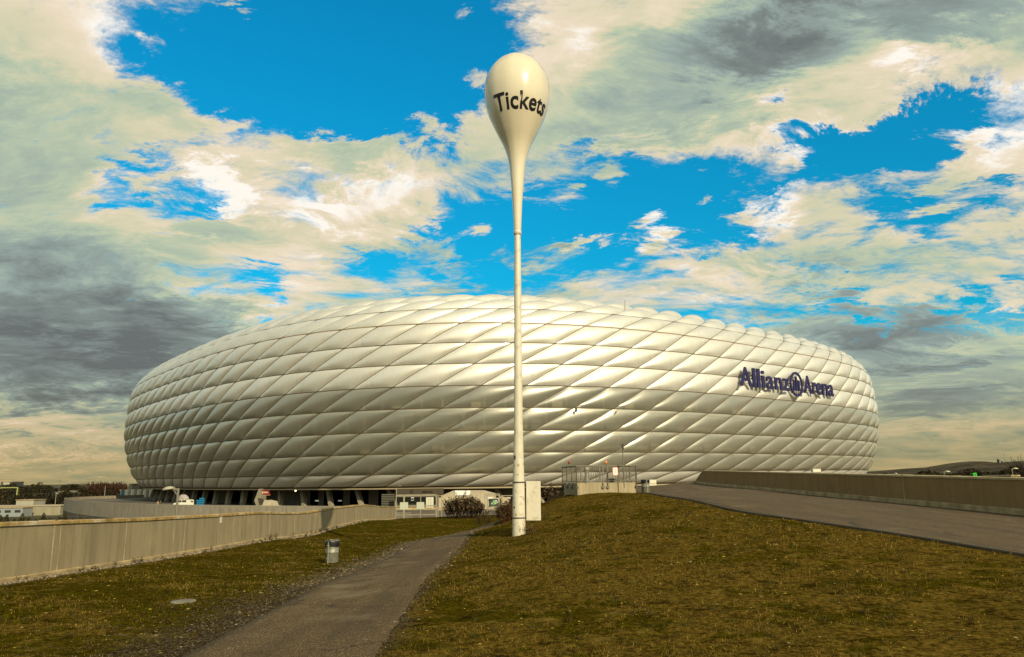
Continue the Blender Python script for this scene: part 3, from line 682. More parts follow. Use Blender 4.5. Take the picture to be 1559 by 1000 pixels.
# the level under the cushions: walls and dark openings, slanting piers
DZ = -5.9
u_open = [(find_u(a, -14, -4), find_u(b, -14, -4)) for a, b in ((471, 485), (494, 524), (534, 561), (576, 600), (806, 835), (300, 330), (352, 385))]
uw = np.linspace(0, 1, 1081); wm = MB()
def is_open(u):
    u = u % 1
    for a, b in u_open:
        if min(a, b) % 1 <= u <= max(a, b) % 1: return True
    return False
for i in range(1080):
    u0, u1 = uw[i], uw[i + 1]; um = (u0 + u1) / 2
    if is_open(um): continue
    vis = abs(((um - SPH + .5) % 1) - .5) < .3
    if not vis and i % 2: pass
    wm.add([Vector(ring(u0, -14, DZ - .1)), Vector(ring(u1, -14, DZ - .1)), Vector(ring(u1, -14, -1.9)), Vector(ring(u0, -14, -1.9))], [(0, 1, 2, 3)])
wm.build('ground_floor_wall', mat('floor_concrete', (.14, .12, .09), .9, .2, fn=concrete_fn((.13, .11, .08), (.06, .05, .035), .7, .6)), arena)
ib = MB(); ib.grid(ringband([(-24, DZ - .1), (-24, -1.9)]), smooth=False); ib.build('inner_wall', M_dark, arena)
M_pier = mat('pier_concrete', (.30, .26, .18), .9, .2, fn=mottled((.26, .22, .14), (.18, .15, .10), .6))
def u_diff(u): return ((u - SPH + .5) % 1) - .5
for j in range(-44, 46):
    u = uj(j, 0); vis = abs(u_diff(u)) < .24
    p0 = Vector(ring(u + .9 / SN * .25, -9.3, DZ - .1)); p1 = Vector(ring(u - .12 / SN, -11.2, -1.85))
    n = (Vector(ring(u, 1, 0)) - Vector(ring(u, 0, 0))).normalized()
    m = MB(); tx = Vector((-n.y, n.x, 0)); q = proj(p0) if vis else (0, 0); wid = .42 if not (vis and q[0] < 415) else .75
    vs = []
    for p, w_, d_ in ((p0, wid, .45), (p1, wid * 1.15, .6)):
        for a, b_ in ((-1, -1), (1, -1), (1, 1), (-1, 1)): vs.append(p + tx * a * w_ + n * b_ * d_)
    m.add(vs, [(3, 2, 1, 0), (4, 5, 6, 7), (0, 1, 5, 4), (1, 2, 6, 5), (2, 3, 7, 6), (3, 0, 4, 7)])
    m.build('slanting_pier', M_pier, arena)

# deck the arena stands on, with its parapet
def px_at_z(px, py, z): return P(px, py, z)
edge = [px_at_z(a, b, -4.8) for a, b in ((96, 758), (104, 760.2), (120, 762), (150, 764), (200, 766.3), (260, 768.2), (350, 769.2), (400, 769.6), (500, 770.3), (575, 771.2))]
edge += [Vector((-26, 121, -4.8)), Vector((-15, 112, -4.8))]
far = [px_at_z(93, 757, -4.8)]
e0 = edge[0]
# round western end of the deck
back = [Vector((e0.x - 6, e0.y + 14, -4.8)), Vector((e0.x - 2, e0.y + 40, -4.8)), Vector((e0.x + 14, e0.y + 66, -4.8)), Vector((e0.x + 45, e0.y + 84, -4.8)), Vector((e0.x + 90, e0.y + 92, -4.8)), Vector((e0.x + 160, e0.y + 96, -4.8))]
outline = [p for p in reversed(back)] + edge
def densify(pts, st):
    out = []
    for a, b in zip(pts[:-1], pts[1:]):
        n = max(1, int((b - a).length / st))
        for i in range(n): out.append(a.lerp(b, i / n))
    return out + [pts[-1]]
def smooth_poly(pts, it=3):
    for _ in range(it):
        q = [pts[0]]
        for a, b in zip(pts[:-1], pts[1:]): q += [a.lerp(b, .25), a.lerp(b, .75)]
        pts = q + [pts[-1]]
    return pts
ol = smooth_poly(outline, 2)
deck = MB(); right_side = [Vector((20, 111.9, 0)), Vector((190, 150, 0)), Vector((300, 300, 0)), Vector((250, 480, 0)), Vector((0, 520, 0))]
poly = [Vector((p.x, p.y, DZ)) for p in ol] + [Vector((p.x, p.y, DZ)) for p in right_side]
deck.add(poly, [tuple(range(len(poly)))])
lowp = [Vector((p.x, p.y, -12.2)) for p in poly]; nP = len(poly)
deck.add(poly + lowp, [(i, (i + 1) % nP, nP + (i + 1) % nP, nP + i) for i in range(nP)])
M_deck = mat('deck_asphalt', (.11, .095, .07), .9, .25, fn=mottled((.12, .10, .07), (.075, .062, .042), .08, (.17, .145, .10), .03))
tag(deck.build('pavement', M_deck), 'raised paved deck around the stadium', kind='structure')
dw_ = thing('deck_parapet', tuple(ol[len(ol) // 2]), 'curved pale grey concrete wall edging the raised stadium deck', 'wall')
dpb = MB(); rows = []
for i, p in enumerate(ol):
    a = ol[max(0, i - 1)]; b = ol[min(len(ol) - 1, i + 1)]; tdir = (b - a); tdir.z = 0; tdir.normalize(); n = Vector((tdir.y, -tdir.x, 0))
    rows.append([p - n * .3 + Vector((0, 0, -1.12)), p - n * .3, p, p + Vector((0, 0, 0)) + n * .02 + Vector((0, 0, -.02)), Vector((p.x + n.x * .02, p.y + n.y * .02, -8.6 if True else 0))])
dpb.grid(rows, smooth=False, flip=True); dpb.build('wall', M_grey, dw_)
jm = MB()
for i in range(4, len(ol) - 2, 3):
    p = ol[i]; a = ol[i - 1]; b = ol[i + 1]; td = (b - a); td.z = 0; td.normalize(); n = Vector((td.y, -td.x, 0))
    if p.y < 300: jm.box(p + n * .03 + Vector((0, 0, -1.9)), (.10, .02, 3.7), math.atan2(td.y, td.x))
jm.build('joint', mat('dark_joint', (.13, .11, .075), .9, .1), dw_)

# ------------------------------------------------------------------ facade lettering
M_blue = mat('sign_blue', (.018, .016, .065), .5, .3, fn=mottled((.016, .014, .055), (.022, .019, .078), .5))
def lettering():
    zb = None
    best = (1e9, 0, 0)
    for z in np.arange(19, 27, .1):
        u = find_u(1129, 1.6, z); y = proj(ring(u, 1.6, z))[1]
        if abs(y - 586.5) < best[0]: best = (abs(y - 586.5), z, u)
    z0, ua = best[1], best[2]
    best = (1e9, 0)
    for z in np.arange(z0, z0 + 8, .1):
        y = proj(ring(ua, 1.6, z))[1]
        if abs(y - 557.5) < best[0]: best = (abs(y - 557.5), z)
    capH = best[1] - z0; ub = find_u(1269, 1.6, z0)
    root = thing('facade_lettering', tuple(ring((ua + ub) / 2, .4, z0)), 'raised dark blue stadium name with round emblem, high on the right of the facade', 'sign')
    def off_at(z): return float(np.interp(z, ZL, OFF))
    def put(vs, fs, ux0, ux1, xa, xb, kx_mesh, nm='letter', lab=None):
        m = MB(); out = []
        for v in vs:
            u = ux0 + (v.x - xa) / (xb - xa) * (ux1 - ux0); z = z0 + v.y * capH
            out.append(Vector(ring(u, 1.55 + v.z, z)))
        m.add(out, fs); return m.build(nm, M_blue, root)
    # pixel columns of each glyph, from the photograph
    cols = [('A', 1127, 1145), ('l', 1146.3, 1151), ('l', 1153, 1157.7), ('i', 1160, 1164.8), ('a', 1167, 1178), ('n', 1180, 1191), ('z', 1192.5, 1202),
            ('A', 1224.5, 1236.5), ('r', 1237.3, 1242.8), ('e', 1243.6, 1251.2), ('n', 1252.5, 1260.5), ('a', 1261.7, 1269.3)]
    for ch, a, b in cols:
        vs, fs = text_geo(ch, bold=.014, extrude=.16)
        x0, x1 = min(v.x for v in vs), max(v.x for v in vs)
        for v in vs: v.y = v.y / .70
        put(vs, fs, find_u(a, 1.6, z0 + 1), find_u(b, 1.6, z0 + 1), x0, x1, None)
    # emblem: ring with three upright bars
    ea, eb = find_u(1203.5, 1.6, z0 + 1), find_u(1222.5, 1.6, z0 + 1); cy = .42; R1, R0 = .70, .57
    n = 40; vs = []
    for i in range(n):
        a = 2 * math.pi * i / n
        for r, zz in ((R1, .16), (R0, .16), (R0, -.16), (R1, -.16)): vs.append(Vector((math.cos(a) * r, cy + math.sin(a) * r, zz)))
    fs = [(i * 4 + k, i * 4 + (k + 1) % 4, ((i + 1) % n) * 4 + (k + 1) % 4, ((i + 1) % n) * 4 + k) for i in range(n) for k in range(4)]
    em = MB()
    def U(v): return Vector(ring(ea + (v.x + R1) / (2 * R1) * (eb - ea), 1.55 + v.z, z0 + v.y * capH))
    em.add([U(v) for v in vs], fs)
    for bx0, bx1, by0, by1 in ((-.36, -.19, .05, .66), (-.09, .09, .05, .86), (.19, .36, .05, .66)):
        vv = [Vector((x, y, zz)) for zz in (-.16, .16) for x, y in ((bx0, by0), (bx1, by0), (bx1, by1 - .06), (bx0 * .4 + bx1 * .6, by1), (bx0, by1))]
        em.add([U(v) for v in vv], [(4, 3, 2, 1, 0), (5, 6, 7, 8, 9)] + [(i, (i + 1) % 5, 5 + (i + 1) % 5, 5 + i) for i in range(5)])
    em.build('emblem', M_blue, root)
    rl = MB()
    for zz in (.18, .62):
        rl.tube([Vector(ring(u, .9, z0 + zz * capH)) for u in np.linspace(ua, ub, 14)], .09, 5)
    for u in np.linspace(ua, ub, 9): rl.tube([Vector(ring(u, .9, z0 + .18 * capH)), Vector(ring(u, -.4, z0 + .18 * capH))], .08, 5)
    rl.build('carrier_rail', mat('carrier', (.15, .13, .10), .6, .4), root)
    return z0, capH
ZT = lettering()

# ------------------------------------------------------------------ ticket post
def ticket_post():
    base = G(790, 815); d0 = base.y; root = thing('ticket_post', tuple(base - Vector((0, 0, .05))), 'tall cream pole with a big drop-shaped top reading Tickets', 'sign post')
    ax = base.x
    def Zp(py): r = ray(np.interp(py, [83, 350, 815], [790.3, 788.6, 790]), py); return r.z / r.y * d0
    def Rp(py, half): z = Zp(py); return half / FPX * (d0 * cp + z * sp)
    M_post = mat('cream_paint', (.60, .53, .36), .32, .5, fn=lambda t, b: (mottled((.60, .545, .40), (.53, .475, .335), 1.2, (.42, .365, .25), 5.0)(t, b), b.inputs.__getitem__('Coat Weight').__setattr__('default_value', .3)))
    M_drop = mat('cream_gelcoat', (.62, .55, .38), .22, .5, fn=lambda t, b: (mottled((.62, .55, .38), (.585, .515, .35), .9)(t, b), b.inputs.__getitem__('Coat Weight').__setattr__('default_value', .6), b.inputs.__getitem__('Coat Roughness').__setattr__('default_value', .05)))
    C0 = Vector((ax, d0, 0))
    pole = [(Rp(815, 10.2), base.z - .3), (Rp(815, 10.2), Zp(815)), (Rp(788, 9.9), Zp(788)), (Rp(734, 9.0), Zp(734)), (Rp(700, 7.9), Zp(700)), (Rp(640, 6.7), Zp(640)), (Rp(560, 6.1), Zp(560)), (Rp(450, 5.5), Zp(450)), (Rp(356, 4.7), Zp(356))]
    fine = []
    for (r0, z0), (r1, z1) in zip(pole[:-1], pole[1:]):
        n = max(1, int(abs(z1 - z0) / .4))
        fine += [(r0 + (r1 - r0) * i / n, z0 + (z1 - z0) * i / n) for i in range(n)]
    MB().lathe(C0, fine + [pole[-1]], 40).build('pole', M_post, root)
    MB().lathe(C0, [(Rp(358, 5.0), Zp(358)), (Rp(356, 5.9), Zp(357.5)), (Rp(352, 5.9), Zp(351)), (Rp(351, 5.2), Zp(350))], 32).build('collar', M_post, root)
    prof = [(350, 5.5), (330, 6.3), (310, 7.3), (290, 8.7), (275, 9.9), (260, 11.0), (250, 12.3), (240, 14.3), (230, 17.4), (220, 21.3), (205, 29.4), (190, 36.8), (178, 42.4), (165, 46.8), (152, 49.0), (140, 49.6), (130, 48.6),
            (120, 46.0), (110, 41.2), (102, 35.3), (95, 28.0), (90, 20.5), (86.5, 13), (84.3, 7.0), (83.4, 2.2)]
    pz = [Zp(a) for a, b in prof]; pr = [Rp(a, b) for a, b in prof]
    # silhouette is seen from below: stretch to the true profile, then smooth
    zz = np.linspace(pz[0], pz[-1], 64); rr = np.interp(zz, pz, pr); rr[-1] = .012
    for _ in range(2): rr[1:-1] = (rr[:-2] + 2 * rr[1:-1] + rr[2:]) / 4
    m = MB(); n = 48; vs = []
    for z, r in zip(zz, rr):
        for k in range(n):
            th = 2 * math.pi * k / n; f = 1 + .011 * abs(math.sin(th * 6))
            vs.append(Vector((ax + r * f * math.cos(th), d0 + r * f * math.sin(th), z)))
    fs = [(i * n + k, i * n + (k + 1) % n, (i + 1) * n + (k + 1) % n, (i + 1) * n + k) for i in range(len(zz) - 1) for k in range(n)]
    m.add(vs, fs, smooth=True); m.add(vs[-n:], [tuple(range(n))]); drop = m.build('drop_head', M_drop, root)
    # word wrapped round the head
    vs, fs = text_geo('Tickets', bold=.020, extrude=.5, step=.06, spacing=1.04)
    x0, x1 = min(v.x for v in vs), max(v.x for v in vs)
    s0 = ray(790, TICK[0]); s1 = ray(790, TICK[1]); zb = s0.z / s0.y * (d0 - 1.02); hgt = (s1.z / s1.y * (d0 - 1.02) - zb) / .73
    out = []
    for v in vs:
        phi = rad(TICK[2]) + (v.x - x0) / (x1 - x0) * rad(TICK[3] - TICK[2]); z = zb + v.y * hgt
        r = float(np.interp(z, zz, rr)) * 1.008 + (.000 if v.z < 0 else .010)
        out.append(Vector((ax + r * math.sin(phi), d0 - r * math.cos(phi), z)))
    t = MB().add(out, fs).build('lettering', mat('black_film', (.006, .006, .007), .4, .4), drop)
    # bands, inspection box, stickers and bolts
    for py, hw in ((734, 9.5), (788, 10.2)):
        MB().lathe(C0, [(Rp(py, hw - .4), Zp(py + 1)), (Rp(py, hw + .3), Zp(py + .9)), (Rp(py, hw + .3), Zp(py - .9)), (Rp(py, hw - .6), Zp(py - 1))], 40).build('band', mat('band_steel', (.07, .06, .045), .6, .4), root)
    p = D(811.5, 762, d0 + .10); s_ = (d0 * cp) / FPX
    bx = MB().box(p, (22 * s_, .28, 57 * s_ * 1.02), bev=.012, mi=0).build('junction_box', M_post, root)
    hm = MB(); hm.box(p + Vector((-11 * s_ - .012, 0, 0)), (.024, .1, 1.05))
    for dz in (-.45, .45): hm.box(p + Vector((-11 * s_ - .02, .02, dz)), (.05, .06, .03))
    hm.build('bracket', mat('band_steel', (0, 0, 0)), bx)
    st = MB()
    for px, py, w, h, mi in ((783.5, 696.5, 4.0, 6.5, 0), (789, 708, 4, 4, 1), (797.2, 706.5, 3, 3, 1), (788, 722.5, 5.5, 1.2, 1), (783.3, 709, 1.5, 4, 1), (793, 756, 4, 1.5, 1), (785.5, 783, 3, 4, 1), (783, 772, 2.5, 3, 0)):
        ph = math.asin(max(-.97, min(.97, (px - 789.7) / (8.6 if py < 730 else 9.6)))); z = Zp(py); r = Rp(py, float(np.interp(py, [700, 734, 788], [7.9, 9.0, 9.9]))) + .004
        dph = w / 9.0 / 2; vsx = []
        for k in range(5):
            a = ph + dph * (k / 2 - 1) * .9; c_ = Vector((ax + r * math.sin(a), d0 - r * math.cos(a), z)); vsx += [c_ - Vector((0, 0, h * s_ / 2)), c_ + Vector((0, 0, h * s_ / 2 * (1 if k % 2 else .85)))]
        st.add(vsx, [(2 * k, 2 * k + 2, 2 * k + 3, 2 * k + 1) for k in range(4)], mi)
    st.build('sticker', [mat('sticker_dark', (.02, .02, .03), .6, .3), mat('sticker_worn', (.34, .28, .16), .8, .2)], root)
    return root
TICK = (161.5, 137.5, -47, 70)
tp_root = ticket_post(); tp_root.rotation_euler = (0, .0098, 0)

# ------------------------------------------------------------------ grass, pebbles, leaves
def scatter(n, ymin, ymax, xa=None, power=1.0):
    """points on the mound, denser near the camera and only inside its field of view"""
    u = RS.rand(n); y = ymin * (ymax / ymin) ** (u ** power); lo = np.maximum(xl(y) + .35, -y * .80 - 1.5); hi = np.minimum(xr(y) - .1, y * .80 + 1.5)
    x = lo + RS.rand(n) * (hi - lo); return x, y
def grass():
    x, y = scatter(620000, 5.2, 62, power=.92)
    pd = path_dist(x, y); rd = road_edge(y) - x
    left = x < fPL(y)
    nz = fbm(x * 1.7, y * 1.7, 11) * .25; patch = fbm(x * .9, y * .9, 21) + .6 * fbm(x * 3.5, y * 3.5, 22)
    need = np.where(left, .75, .18) + nz
    keep = (verge(x, y) > np.maximum(.03, need * RS.rand(len(x)))) & ((fbm(x * 5.1, y * 5.1, 33) > -.55) | (RS.rand(len(x)) < .35)) & (rd > .06 + .12 * RS.rand(len(x))) & (patch > -1.1 + RS.rand(len(x)) * .9)
    x, y, left, patch = x[keep], y[keep], left[keep], patch[keep]; n = len(x); z = zt(x, y) + hump(x, y)
    sc = np.clip(y / 9, .8, 4.2)
    h = (.014 + .030 * RS.rand(n) ** 2) * (1 + .35 * np.clip(patch, -1, 1.5)) * np.clip(sc, 1, 1.5) * np.where(left, .8, 1); w = (.0022 + .0025 * RS.rand(n)) * sc
    a = RS.rand(n) * 6.283; t = RS.rand(n) ** .8 * (1.25 + .25 * (RS.rand(n) > .5)); b = RS.rand(n) * 6.283
    dx, dy, dz = np.sin(t) * np.cos(b), np.sin(t) * np.sin(b), np.cos(t)
    flat = RS.rand(n) < np.where(left, .12, .30) + .55 * np.clip((y - 9) / 14, 0, 1); dz = np.where(flat, .08, dz); h = np.where(flat, h * 1.8, h)
    p = np.stack([x, y, z + .002], -1); s_ = np.stack([np.cos(a), np.sin(a), 0 * a], -1) * w[:, None]; tip = np.stack([dx, dy, dz], -1) * h[:, None]
    V = np.stack([p - s_, p + s_, p + tip], 1).reshape(-1, 3)
    def fn(t_, b_):
        g = t_.new('ShaderNodeNewGeometry'); tc = t_.new('ShaderNodeTexCoord'); o = tc.outputs['Object']
        r = g.outputs['Random Per Island']; lf = t_.new('ShaderNodeAttribute', attribute_name='left').outputs['Fac']
        f = t_.math('ADD', t_.noise(o, .55, 6, .65), t_.math('MULTIPLY', t_.math('SUBTRACT', t_.noise(o, 2.6, 5, .6), .5), .8))
        f = t_.math('ADD', t_.math('ADD', t_.math('ADD', t_.math('MULTIPLY', f, 1.5), -.215), t_.math('MULTIPLY', lf, -.20)), t_.math('MULTIPLY', t_.math('SUBTRACT', r, .5), .30))
        gcol = t_.ramp(r, [(0, (.016, .015, .0015)), (.5, (.054, .045, .003)), (.85, (.11, .085, .006)), (1, (.20, .155, .016))])
        scol = t_.ramp(r, [(0, (.026, .015, .002)), (.40, (.085, .052, .008)), (.8, (.18, .118, .020)), (1, (.27, .19, .048))])
        cc = t_.mix(t_.rng(f, .36, .52), gcol, scol)
        cc = t_.mix(t_.math('MULTIPLY', t_.rng(t_.noise(o, 3.6, 7, .75), .50, .64), .84), cc, (.016, .0105, .002))
        cc = t_.mix(t_.math('MULTIPLY', t_.rng(t_.noise(t_.mapping(o, loc=(4, 9, 2)), 1.7, 7, .75), .56, .70), .45), cc, (.20, .14, .028))
        t_.l.new(cc, b_.inputs['Base Color'])
    o = fast_mesh('grass', V, 3, np.arange(3 * n), mat('grass_blades', (.06, .06, .01), .8, .0, fn=fn))
    at = o.data.attributes.new('left', 'FLOAT', 'POINT'); at.data.foreach_set('value', np.repeat(left.astype(np.float32), 3))
    tag(o, 'short dry turf of green and straw coloured blades', 'grass', kind='stuff')
grass()
def chips(name, x, y, size, m, label, cat, flatness=.5):
    n = len(x); z = zt(x, y) + hump(x, y); r = size * (.5 + RS.rand(n) * 1.0)
    base = np.array([[1, 0, 0], [.2, 1, 0], [-1, .3, 0], [-.3, -1, 0], [.1, .1, 1]]); V = []
    ang = RS.rand(n) * 6.283; c, s_ = np.cos(ang), np.sin(ang); q = base[None] * (.7 + .6 * RS.rand(n, 5, 1)); q[:, :, 2] *= flatness
    X = (q[:, :, 0] * c[:, None] - q[:, :, 1] * s_[:, None]) * r[:, None] + x[:, None]; Y = (q[:, :, 0] * s_[:, None] + q[:, :, 1] * c[:, None]) * r[:, None] + y[:, None]
    Z = q[:, :, 2] * r[:, None] + z[:, None] + .004
    V = np.stack([X, Y, Z], -1).reshape(-1, 3); f = np.array([0, 1, 4, 1, 2, 4, 2, 3, 4, 3, 0, 4]); idx = (np.arange(n)[:, None] * 5 + f[None]).ravel()
    o = fast_mesh(name, V, 3, idx, m); tag(o, label, cat, kind='stuff'); return o
def rand_col(stops):
    def fn(t, b):
        g = t.new('ShaderNodeNewGeometry'); t.l.new(t.ramp(g.outputs['Random Per Island'], stops), b.inputs['Base Color'])
    return fn
n = 17000; y = 6 * (45 / 6) ** RS.rand(n); d = np.abs(RS.randn(n)) * .48; x = np.where(RS.rand(n) < .72, fPL(y) + .02 - d * 1.15 / np.interp(y, [6, 12, 20, 30], [.50, .7, 1.0, 1.4]), fPR(y) - .03 + d * .3 - .30 * RS.rand(n) * np.interp(y, [6, 14], [1, .3]))
chips('gravel', x, y, np.clip(.0075 * y / 9, .006, .022) * (1 + 1.2 * (RS.rand(n) > .94)), mat('pebbles', (.2, .16, .1), .9, .2, fn=rand_col([(0, (.05, .04, .022)), (.72, (.085, .06, .028)), (.94, (.16, .12, .062)), (1, (.36, .29, .17))])), 'loose pale gravel spilling along both edges of the footpath', 'gravel')
n = 9000; y = 12 * (60 / 12) ** RS.rand(n); x = xl(y) + .10 + np.abs(RS.randn(n)) * .11
chips('pebble_strip', x, y, np.clip(.02 * y / 14, .018, .05), mat('pale_pebbles', (.3, .25, .16), .9, .2, fn=rand_col([(0, (.06, .045, .025)), (.6, (.19, .145, .08)), (1, (.42, .34, .22))])), 'pale pebble strip at the foot of the left wall', 'gravel')
x, y = scatter(520, 7, 32); k = (path_dist(x, y) > .15) & (road_edge(y) - x > .2)
chips('fallen_leaves', x[k], y[k], .016 * np.clip(y[k] / 9, .8, 1.7), mat('leaf_litter', (.5, .35, .05), .8, .2, fn=rand_col([(0, (.50, .34, .02)), (.5, (.36, .22, .03)), (.8, (.30, .22, .08)), (1, (.42, .34, .19))])), 'scattered small yellow and pale fallen leaves', 'leaves', .3)
def tufts():
    x, y = scatter(800, 6.2, 40); k = (path_dist(x, y) > .3) & (road_edge(y) - x > .25); x, y = x[k], y[k]; V = []; F = []
    allx = []; m = 46
    X = np.repeat(x, m) + RS.randn(len(x) * m) * .028 * np.repeat(.6 + RS.rand(len(x)), m); Y = np.repeat(y, m) + RS.randn(len(x) * m) * .028; n = len(X); Z = zt(X, Y) + hump(X, Y)
    h = (.03 + .05 * RS.rand(n)) * np.repeat(.5 + .9 * RS.rand(len(x)), m); w = .0022 * np.clip(Y / 9, .9, 3); a = RS.rand(n) * 6.283; b = RS.rand(n) * 6.283; t = RS.rand(n) * .9
    p = np.stack([X, Y, Z], -1); s_ = np.stack([np.cos(a), np.sin(a), 0 * a], -1) * w[:, None]; tip = np.stack([np.sin(t) * np.cos(b), np.sin(t) * np.sin(b), np.cos(t)], -1) * h[:, None]
    V = np.stack([p - s_, p + s_, p + tip], 1).reshape(-1, 3)
    tag(fast_mesh('weed_tufts', V, 3, np.arange(3 * n), mat('weed_green', (.03, .035, .006), .8, .15, fn=rand_col([(0, (.016, .015, .002)), (.6, (.042, .038, .004)), (1, (.15, .11, .016))]))), 'small dark green weed tufts dotted over the turf', 'weeds', kind='stuff')
tufts()

# ------------------------------------------------------------------ bins
M_galv = mat('galvanised', (.30, .29, .22), .55, .5, metal=.35, fn=mottled((.25, .24, .17), (.15, .145, .10), 9.0, (.34, .32, .24), 22))
M_bag = mat('black_bag', (.008, .008, .008), .4, .5)
def make_bin(loc, label):
    t = thing('litter_bin', tuple(loc), label, 'bin', 'galvanised litter bins on posts'); L = Vector(loc); k = 1.0
    MB().lathe(L + Vector((0, 0, .08)), [(.185, 0), (.19, .01), (.188, .27), (.193, .275), (.193, .29), (.188, .295), (.19, .56), (.198, .565), (.198, .58), (.18, .58), (.175, .4)], 28).build('drum', M_galv, t)
    m = MB(); n = 28; rows = []
    for z, r, j in ((.44, .200, .012), (.50, .206, .010), (.56, .207, .006), (.595, .204, .004), (.605, .19, .004), (.57, .16, .0), (.45, .10, 0)):
        rows.append([L + Vector(((r + j * math.sin(a * 5 + z * 30)) * math.cos(a), (r + j * math.sin(a * 7)) * math.sin(a), .08 + z + .012 * math.sin(a * 3))) for a in np.linspace(0, 2 * math.pi, n + 1)])
    m.grid(rows); m.add([L + Vector((.1 * math.cos(a), .1 * math.sin(a), .53)) for a in np.linspace(0, 2 * math.pi, 12, endpoint=False)], [tuple(range(12))]); m.build('bag', M_bag, t)
    MB().tube([L + Vector((-.065, -.205, -.15)), L + Vector((-.065, -.205, .66))], .019, 8).build('post', M_galv, t)
    m = MB()
    for z in (.2, .56): m.box(L + Vector((-.065, -.19, z)), (.09, .03, .03))
    m.build('clamp', M_galv, t)
    m = MB()
    m.tube([L + Vector((.21 * math.cos(a), .21 * math.sin(a), .685)) for a in np.linspace(-2.9, 2.4, 24)], .010, 5)
    m.tube([L + Vector((.165, -.13, .68)), L + Vector((.165, -.13, .74))], .012, 5); m.build('hoop', M_galv, t)
    return t
pb = G(505, 857); bin1 = make_bin(pb - Vector((0, 0, .06)), 'galvanised round bin with black bag, alone on the grass left of the path')
pb2 = Vector((6.72, 38.9, zf(6.72, 38.9) - .03)); bin2 = copy_tree(bin1, pb2, 'galvanised round bin beside the railed concrete shaft at the road', rz=.4, sc=1.08)

